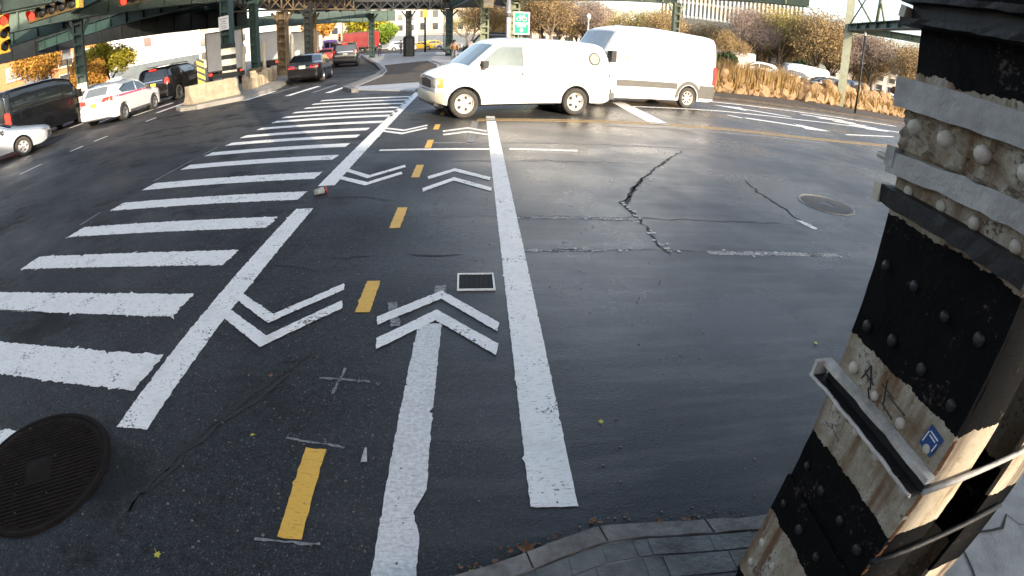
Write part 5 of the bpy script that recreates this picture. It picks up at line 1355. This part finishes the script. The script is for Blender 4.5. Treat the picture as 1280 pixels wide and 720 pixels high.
def stand(stride=.18, arm=.12):
    return dict(pelvis=(0, 0, .95), waist=(0, 0, 1.12), chest=(0, .01, 1.34), neck=(0, .0, 1.49), chin=(0, .03, 1.56), head=(0, .02, 1.64), crown=(0, .01, 1.72),
        lsh=(-.19, 0, 1.40), lel=(-.24, -arm * .6, 1.12), lwr=(-.23, -arm * .2, .88), lhd=(-.23, .0, .80), rsh=(.19, 0, 1.40), rel=(.24, arm * .4, 1.12), rwr=(.23, arm * 1.4, .90), rhd=(.23, arm * 1.7, .82),
        lhip=(-.09, 0, .88), lkn=(-.10, stride * .7, .50), lan=(-.10, stride, .09), lto=(-.10, stride + .16, .04), rhip=(.09, 0, .88), rkn=(.10, stride * .1, .49), ran=(.10, -stride, .10), rto=(.10, -stride + .16, .04))
person('pedestrian in a dark coat walking across the plaza', (-11.1, 61, .05), R(200), stand(), 'cloth_dark', 'cloth_dark')
person('person in a dark jacket standing near the white car on the plaza', (-9.6, 68, .05), R(120), stand(.05), 'cloth_grey', 'cloth_dark')
CY = dict(pelvis=(0, -.25, .98), waist=(0, -.18, 1.15), chest=(0, -.04, 1.36), neck=(0, .02, 1.50), chin=(0, .06, 1.57), head=(0, .06, 1.65), crown=(0, .05, 1.73),
    lsh=(-.20, .0, 1.42), lel=(-.30, .22, 1.22), lwr=(-.27, .42, 1.10), lhd=(-.26, .49, 1.08), rsh=(.20, .0, 1.42), rel=(.30, .22, 1.22), rwr=(.27, .42, 1.10), rhd=(.26, .49, 1.08),
    lhip=(-.09, -.22, .93), lkn=(-.12, .16, .78), lan=(-.12, -.02, .42), lto=(-.12, .13, .36), rhip=(.09, -.22, .93), rkn=(.12, .12, .58), ran=(.12, -.03, .20), rto=(.12, .12, .15))
def bicycle(label, loc, rz):
    t = thing('bicycle', label, 'bicycle', loc, rz)
    def whl(y):
        k = 24
        o = part('wheel', M['tyre'], t, lambda b: b.tube([(0, y + .34 * math.cos(2 * math.pi * i / k), .35 + .34 * math.sin(2 * math.pi * i / k)) for i in range(k + 1)], .02, 6, cap=False))
        mb = MB()
        for i in range(8): mb.tube([(0, y, .35), (0, y + .33 * math.cos(math.pi * i / 4), .35 + .33 * math.sin(math.pi * i / 4))], .004, 4)
        mb.build('spoke', M['chrome'], o)
    whl(-.55); whl(.55)
    part('bicycle_frame', M['vgrey'], t, lambda b: [b.tube(p, .018, 8) for p in ([(0, -.12, .30), (0, -.27, .88)], [(0, -.24, .80), (0, .40, .84)], [(0, -.12, .30), (0, .42, .76)], [(0, .38, .92), (0, .45, .66), (0, .55, .35)], [(0, -.12, .30), (0, -.55, .35)], [(0, -.25, .78), (0, -.55, .35)])])
    part('saddle', M['black'], t, lambda b: b.tube([(0, -.40, .92), (0, -.28, .93), (0, -.10, .91)], [.08, .07, .02], 8))
    part('handlebar', M['black'], t, lambda b: b.tube([(-.30, .46, 1.06), (-.15, .42, 1.04), (0, .40, 1.02), (.15, .42, 1.04), (.30, .46, 1.06)], .016, 8))
    part('stem', M['black'], t, lambda b: b.tube([(0, .38, .90), (0, .40, 1.02)], .018, 8))
    part('crank', M['black'], t, lambda b: b.tube([(-.14, -.02, .40), (-.05, -.1, .31), (.05, -.14, .29), (.14, -.03, .16)], .013, 6))
    return t
bicycle('bicycle ridden by the person in the tan jacket', (-1.6, 37.9, .0), R(184))
person('cyclist in a tan jacket and pale trousers riding on the plaza road', (-1.6, 37.9, .0), R(184), CY, 'cloth_tan', 'cloth_grey')
person('person in a pink top standing by the black van', (-.45, 46, .0), R(170), stand(.04), 'cloth_pink', 'cloth_dark')

# ------------------------------------------------------------------ buildings beyond
def facade(name, label, xy, rz, wd, dp, h, wall, rows, colsn, z0=1.0, win='window_dark', ww=.55, wh=.6, cornice=True, base=None, roofm='slate'):
    """wall facing local -y, centred on x"""
    t = thing(name, label, 'building', (xy[0], xy[1], 0), rz)
    part('wall', M[wall], t, lambda b: b.box((0, dp / 2, h / 2), (wd, dp, h)))
    part('roof', M[roofm], t, lambda b: b.box((0, dp / 2, h + .1), (wd + .3, dp + .3, .2)))
    fh = (h - z0) / rows; fw_ = wd / colsn
    gm = pm = None
    for j in range(rows):
        for i in range(colsn):
            x = -wd / 2 + fw_ * (i + .5); z = z0 + fh * (j + .52)
            if gm is None:
                a, c = fw_ * ww, fh * wh
                b = MB()
                for s_ in (-1, 1): b.box((s_ * a / 2, 0, 0), (.1, .16, c + .1)); b.box((0, 0, s_ * c / 2), (a - .1, .155, .1))
                b.box((0, -.06, -c / 2 - .12), (a + .3, .3, .12))
                f = b.build('window', M['beige2'], t); f.location = (x, -.05, z); gm = f.data
                b = MB(); b.box((0, .03, 0), (a - .06, .06, c - .06)); b.box((0, -.02, 0), (.06, .05, c - .1)); p = b.build('pane', M[win], f); pm = p.data
            else:
                f = link('window', gm, t, (x, -.05, z)); link('pane', pm, f)
    if cornice: part('cornice', M['beige2'], t, lambda b: b.box((0, -.15, z0 - .1), (wd + .2, .3, .25))); part('cornice', M['beige2'], t, lambda b: b.box((0, -.15, h - .2), (wd + .2, .3, .25)))
    if base: part('shopfront', M[base], t, lambda b: b.box((0, -.1, z0 * .45), (wd * .96, .25, z0 * .8)))
    return t
facade('apartment_building', 'orange brick building behind the orange autumn trees', (-57, 55), R(45), 34, 12, 9.6, 'brick', 3, 9, 1.5)
part('shop_panel', M['shop_teal'], bpy.data.objects['apartment_building'], lambda b: b.box((-11.0, -.6, 5.6), (4.6, .4, 4.2)))
part('slate_panel', M['slate'], bpy.data.objects['apartment_building'], lambda b: b.box((-.5, -.4, 5.4), (4.0, .4, 4.4)))
t = facade('glass_showroom', 'white showroom building with bright panels under the elevated girder', (-42.5, 63), R(33), 13, 8, 7.4, 'white', 1, 1, 3.2, 'white', .3, .3, False, 'glass_grey')
part('mullion', M['grey'], t, lambda b: [b.box((-6 + k * 3.0, -.2, 5.2), (.22, .2, 4.2)) for k in range(5)] + [b.box((0, -.21, z), (12.8, .2, .2)) for z in (3.4, 4.8, 6.2)])
part('red_sign', M['vred'], t, lambda b: b.box((-.8, -.25, 5.6), (1.0, .1, 1.8)))
for (nm, lab, xy, rz, wd, h, wall, rows, cl) in (
    ('townhouse', 'beige stone building with rows of windows behind the yellow taxis', (-5.2, 122), R(-4), 17, 12, 'beige', 3, 6),
    ('townhouse', 'pale building behind the green tree beyond the plaza', (-21, 121), R(6), 15, 13, 'beige2', 4, 6),
    ('townhouse', 'tan building at the end of the roadway behind the red truck', (-37, 115), R(12), 15, 11, 'beige', 3, 5)):
    facade(nm, lab, xy, rz, wd, 10, h, wall, rows, cl, 3.4, 'window_dark', .5, .62, True, 'slate')
t = thing('office_building', 'large pale grey office block with tall vertical fins above the bare trees', 'building', (69, 138, 0), R(-27))
part('wall', M['window_dark'], t, lambda b: b.box((0, 6, 15), (40, 12, 30)))
part('floor_band', M['grey'], t, lambda b: [b.box((0, -.05, 12.2 + k * 4.2), (40, .3, .7)) for k in range(4)])
for k in range(34):
    if k == 0: f0_ = part('facade_fin', M['beige2'], t, lambda b: b.box((0, -.3, 20.5), (.5, .7, 17))); f0_.location.x = -19.2
    else: link('facade_fin', f0_.data, t, (-19.2 + k * 1.16, 0, 0))
facade('apartment_building', 'distant pale apartment block behind the mauve bare trees', (118, 128), R(-42), 34, 12, 12, 'beige2', 4, 9)
facade('apartment_building', 'distant tan apartment block behind the park trees', (20, 150), R(-8), 46, 12, 12, 'beige', 4, 12)
facade('apartment_building', 'long grey block closing the street behind the showroom', (-74, 95), R(38), 60, 12, 10, 'beige2', 3, 14)

# ------------------------------------------------------------------ trees
def leaf_cloud(b, r, centres, per, rad, size, flat=.7, thin=False):
    for c in centres:
        for k in range(per):
            d = Vector((r.gauss(0, 1), r.gauss(0, 1), r.gauss(0, flat))); d = d.normalized() * rad * (r.random() ** .45)
            p = Vector(c) + d
            n1 = Vector((r.gauss(0, 1), r.gauss(0, 1), r.gauss(0, 1))).normalized(); n2 = n1.orthogonal().normalized()
            n2 = Matrix.Rotation(r.uniform(0, 6.28), 3, n1) @ n2; n3 = n1.cross(n2)
            s_ = size * r.uniform(.6, 1.3); w2 = s_ * (.10 if thin else .6)
            b.add([p - n2 * s_ - n3 * w2 * .2, p + n3 * w2, p + n2 * s_, p - n3 * w2], [(0, 1, 2, 3)])
def tree(name, label, xy, h, spread, leafm, barkm, seed, leaves=120, leaf=.22, trunk_h=.3, thin=False, levels=4, clump=1.25, z=0.0, group=None):
    t = thing(name, label, 'tree', (xy[0], xy[1], z), 0, group)
    r = random.Random(seed); tips = []
    b = MB()
    def grow(p, d, L_, rad, lv):
        pts = [p]; q = Vector(p); dd = Vector(d)
        for i in range(3):
            dd = (dd + Vector((r.gauss(0, .13), r.gauss(0, .13), r.gauss(.05, .08)))).normalized(); q = q + dd * L_ / 3; pts.append(q.copy())
        b.tube(pts, [rad, rad * .86, rad * .74, rad * .6], 6 if lv < 2 else 4, cap=False)
        if lv >= levels - 1: tips.append(q)
        elif lv >= 2: tips.append(pts[2])
        if lv >= levels: return
        for k in range(r.choice((2, 3, 3)) if lv else r.choice((3, 4))):
            a = r.uniform(0, 6.28); tilt = r.uniform(.35, .85) * spread
            ax = dd.orthogonal().normalized(); ax = Matrix.Rotation(a, 3, dd) @ ax
            nd = (Matrix.Rotation(tilt, 3, ax) @ dd).normalized()
            grow(q if k else pts[3], nd, L_ * r.uniform(.62, .82), rad * .58, lv + 1)
    grow(Vector((0, 0, 0)), Vector((r.gauss(0, .05), r.gauss(0, .05), 1)).normalized(), h * trunk_h, h * .022, 0)
    b.build('trunk', M[barkm], t, fix=False)
    hmax = max(p.z for p in tips)
    c = MB(); leaf_cloud(c, r, tips, max(2, int(leaves * 40 / len(tips))), clump * h * .1, leaf, .8, thin)
    c.build('crown', M[leafm], t, fix=False)
    return t
# left: autumn trees seen under the girders
tree('street_tree', 'large orange brown autumn tree in front of the brick building', (-42.5, 41), 9.5, .8, 'leaf_orange', 'bark', 21, 330, .13, .22)
tree('street_tree', 'small orange autumn tree behind the black van', (-37, 42), 7.6, .9, 'leaf_orange', 'bark', 22, 330, .12, .2)
tree('street_tree', 'yellow green tree between the dark column and the showroom', (-35, 43.5), 8.2, .9, 'leaf_yellow', 'bark', 23, 420, .12, .2)
tree('street_tree', 'yellow tree behind the red box truck, beside the golden one', (-22, 98), 11, .9, 'leaf_yellow', 'bark', 24, 150, .28, .22)
tree('street_tree', 'golden tree behind the red truck', (-30, 100), 11, .9, 'leaf_orange', 'bark', 29, 150, .28, .22)
tree('street_tree', 'bright green tree beyond the plaza left of the wide footed column', (-15.2, 93.5), 7.6, .8, 'leaf_green', 'bark', 25, 190, .20, .2)
tree('street_tree', 'reddish brown bush like tree beside the bright green tree', (-18.6, 94), 5.0, .9, 'leaf_brown', 'bark', 26, 150, .18, .2)
# park trees on the right: four kinds grown once, then copied
PT = 'bare and brown park trees beyond the wall'
kinds = [tree('park_tree', 'brown autumn park tree with thin remaining leaves', (8.3, 60), 10.5, .95, 'leaf_brown', 'bark_warm', 31, 230, .085, .24, group=PT, levels=5),
         tree('park_tree', 'nearly bare mauve grey park tree', (14, 66), 11, .9, 'leaf_mauve', 'bark', 32, 300, .17, .22, thin=True, group=PT, levels=5),
         tree('park_tree', 'golden brown broad park tree', (24, 70), 11, 1.0, 'leaf_tan', 'bark_warm', 33, 190, .09, .22, group=PT, levels=5),
         tree('park_tree', 'low brown twiggy park tree', (19, 58), 8, 1.05, 'leaf_brown', 'bark', 34, 260, .16, .2, thin=True, group=PT, levels=5)]
KL = [k['label'] for k in kinds]
rt = random.Random(77)
spots = []
for i in range(58):
    az = R(-1 + 43 * ((i * .618) % 1.0)); d = rt.uniform(58, 104)
    spots.append((math.sin(az) * d, math.cos(az) * d, rt.randrange(4), rt.uniform(.8, 1.15)))
for (x, y, k, s_) in spots:
    if x > 42 and y < 50: continue
    if 14 < math.degrees(math.atan2(x, y)) < 31: s_ *= .74
    dup(kinds[k], (x, y, .2), rt.uniform(0, 6.28), KL[k], (s_, s_, s_ * rt.uniform(.9, 1.05)))
for (x, y, k, s_) in ((33.8, 54, 2, 1.12), (36.5, 51, 0, 1.05), (39, 66, 2, 1.15), (32, 58, 1, 1.05), (41, 47, 1, .95), (45, 50, 3, 1.1), (47, 44, 0, .95), (52, 47, 1, 1.0), (44, 58, 1, 1.1), (55, 55, 0, 1.1), (60, 46, 1, 1.1), (36, 60, 2, 1.2), (26, 52, 3, .85), (31, 56, 1, .95), (50, 62, 0, 1.15), (62, 62, 1, 1.2)):
    dup(kinds[k], (x, y, .2), rt.uniform(0, 6.28), KL[k], (s_, s_, s_))
tree('evergreen_shrub', 'dark rounded evergreen behind the parked low white van', (33.5, 49), 5.2, 1.15, 'leaf_dark', 'bark', 41, 330, .20, .14, clump=1.5, z=.3)
tree('evergreen_shrub', 'bright green bush beside the dark evergreen in the car park', (35.8, 48.2), 3.4, 1.1, 'leaf_green', 'bark', 42, 200, .14, .12, clump=1.3, z=.3)
tree('evergreen_shrub', 'low dark hedge shrub left of the parked white van', (24.8, 50), 4.2, 1.15, 'leaf_dark', 'bark', 43, 260, .2, .14, clump=1.4, z=.3)

# ------------------------------------------------------------------ litter: fallen leaves and scraps
def leaf_shape(b, s_, curl):
    pts = [(0, -1), (.25, -.55), (.75, -.6), (.55, -.1), (.9, .3), (.35, .35), (0, 1), (-.35, .35), (-.9, .3), (-.55, -.1), (-.75, -.6), (-.25, -.55)]
    vs = [(x * s_, y * s_, .004 + curl * s_ * (x * x + .4 * y * y)) for x, y in pts] + [(0, 0, .004)]
    b.add(vs, [(i, (i + 1) % 12, 12) for i in range(12)], True)
    b.tube([(0, -s_, .006), (0, -1.7 * s_, .012)], .0012, 4)
M['leaf_fallen_y'] = P('fallen_yellow_leaf', (.50, .45, .06), .6, 0, .25, 30)
M['leaf_fallen_b'] = P('fallen_brown_leaf', (.20, .085, .03), .6, 0, .3, 30)
M['gritty'] = P('dull_grit', (.16, .15, .135), .8, 0, .5, 60)
M['scrap'] = P('pale_scrap', (.42, .42, .40), .6, 0, .3, 30)
for i, (x, y, s_, mk, lab) in enumerate(((.65, 2.02, .018, 'leaf_fallen_y', 'yellow fallen leaf right of the long white lane line'), (.19, 1.235, .045, 'leaf_fallen_b', 'curled brown leaf lying against the kerb'), (-.04, 1.13, .018, 'leaf_fallen_y', 'small yellow leaf in the gutter beside the curled brown leaf'),
        (-1.42, 1.07, .022, 'leaf_fallen_y', 'pale green leaf near the rusty manhole cover'), (2.45, 2.66, .02, 'leaf_fallen_y', 'yellow leaf near the riveted column'), (-1.26, 2.43, .02, 'leaf_fallen_b', 'brown leaf in the crack left of the spray cross'), (-1.2, 1.9, .014, 'leaf_fallen_y', 'tiny yellow leaf left of the nearest yellow dash'))):
    o = part('fallen_leaf', M[mk], None, lambda b: leaf_shape(b, s_, .5 if mk == 'leaf_fallen_b' else .2)); o.location = (x, y, .004); o.rotation_euler = (0, 0, i * 1.3); tag(o, lab, 'leaf')
o = part('litter_scrap', M['scrap'], None, lambda b: b.prism([(-.012, -.05), (.02, -.045), (.004, .05), (-.006, .05)], .003, .007)); o.location = (-.56, 1.80, 0); tag(o, 'pale torn scrap between the yellow dash and the old white line', 'litter')
r = random.Random(15)
mb = MB()
for k in range(130):
    x = r.uniform(-.4, 1.2); y = ky(x, -.12) + abs(r.gauss(0, .05)) if x > -.1 else 1.08 + .5 * x + abs(r.gauss(0, .06)); s_ = r.uniform(.002, .006)
    mb.box((x, y, .004), (s_ * 2, s_ * r.uniform(.8, 1.8), s_), Matrix.Rotation(r.uniform(0, 6.28), 3, 'Z'))
for k in range(900):
    x = r.uniform(-3.4, 1.6); y = r.uniform(1.0, 6.5)
    if r.random() < .5: x = r.uniform(-3.2, -.3)
    s_ = r.uniform(.002, .006); a = r.uniform(0, 6.28)
    mb.box((x, y, .004), (s_ * 2, s_ * r.uniform(.8, 1.8), s_), Matrix.Rotation(a, 3, 'Z'))
for k in range(34):
    x = r.uniform(-.35, 1.1); y = (1.08 + .5 * x if x < -.1 else ky(x, -.12)) + abs(r.gauss(0, .05)); s_ = r.uniform(.006, .016)
    a = r.uniform(0, 6.28)
    mb.cur = 1; mb.add([(x + s_ * math.cos(a + q), y + s_ * r.uniform(.5, 1) * math.sin(a + q), .005 + r.uniform(0, .008)) for q in (0, 1.3, 2.6, 3.9, 5.2)], [(0, 1, 2, 3, 4)])
mb.cur = 0
tag(mb.build('road_grit', [M['gritty'], M['leaf_fallen_b']]), 'scattered grit, chips and leaf crumbs over the near asphalt and gutter', 'grit', None, 'stuff')
t = thing('dropped_cup', 'crushed red and white cup lying at the break in the white line', 'litter', (-2.02, 6.12, 0), .4)
part('cup', M['scrap'], t, lambda b: b.tube([(0, 0, .04), (.12, .03, .045)], [.035, .045], 10))
part('lid', M['vred'], t, lambda b: b.tube([(.13, .035, .045), (.15, .04, .045)], [.05, .048], 10))
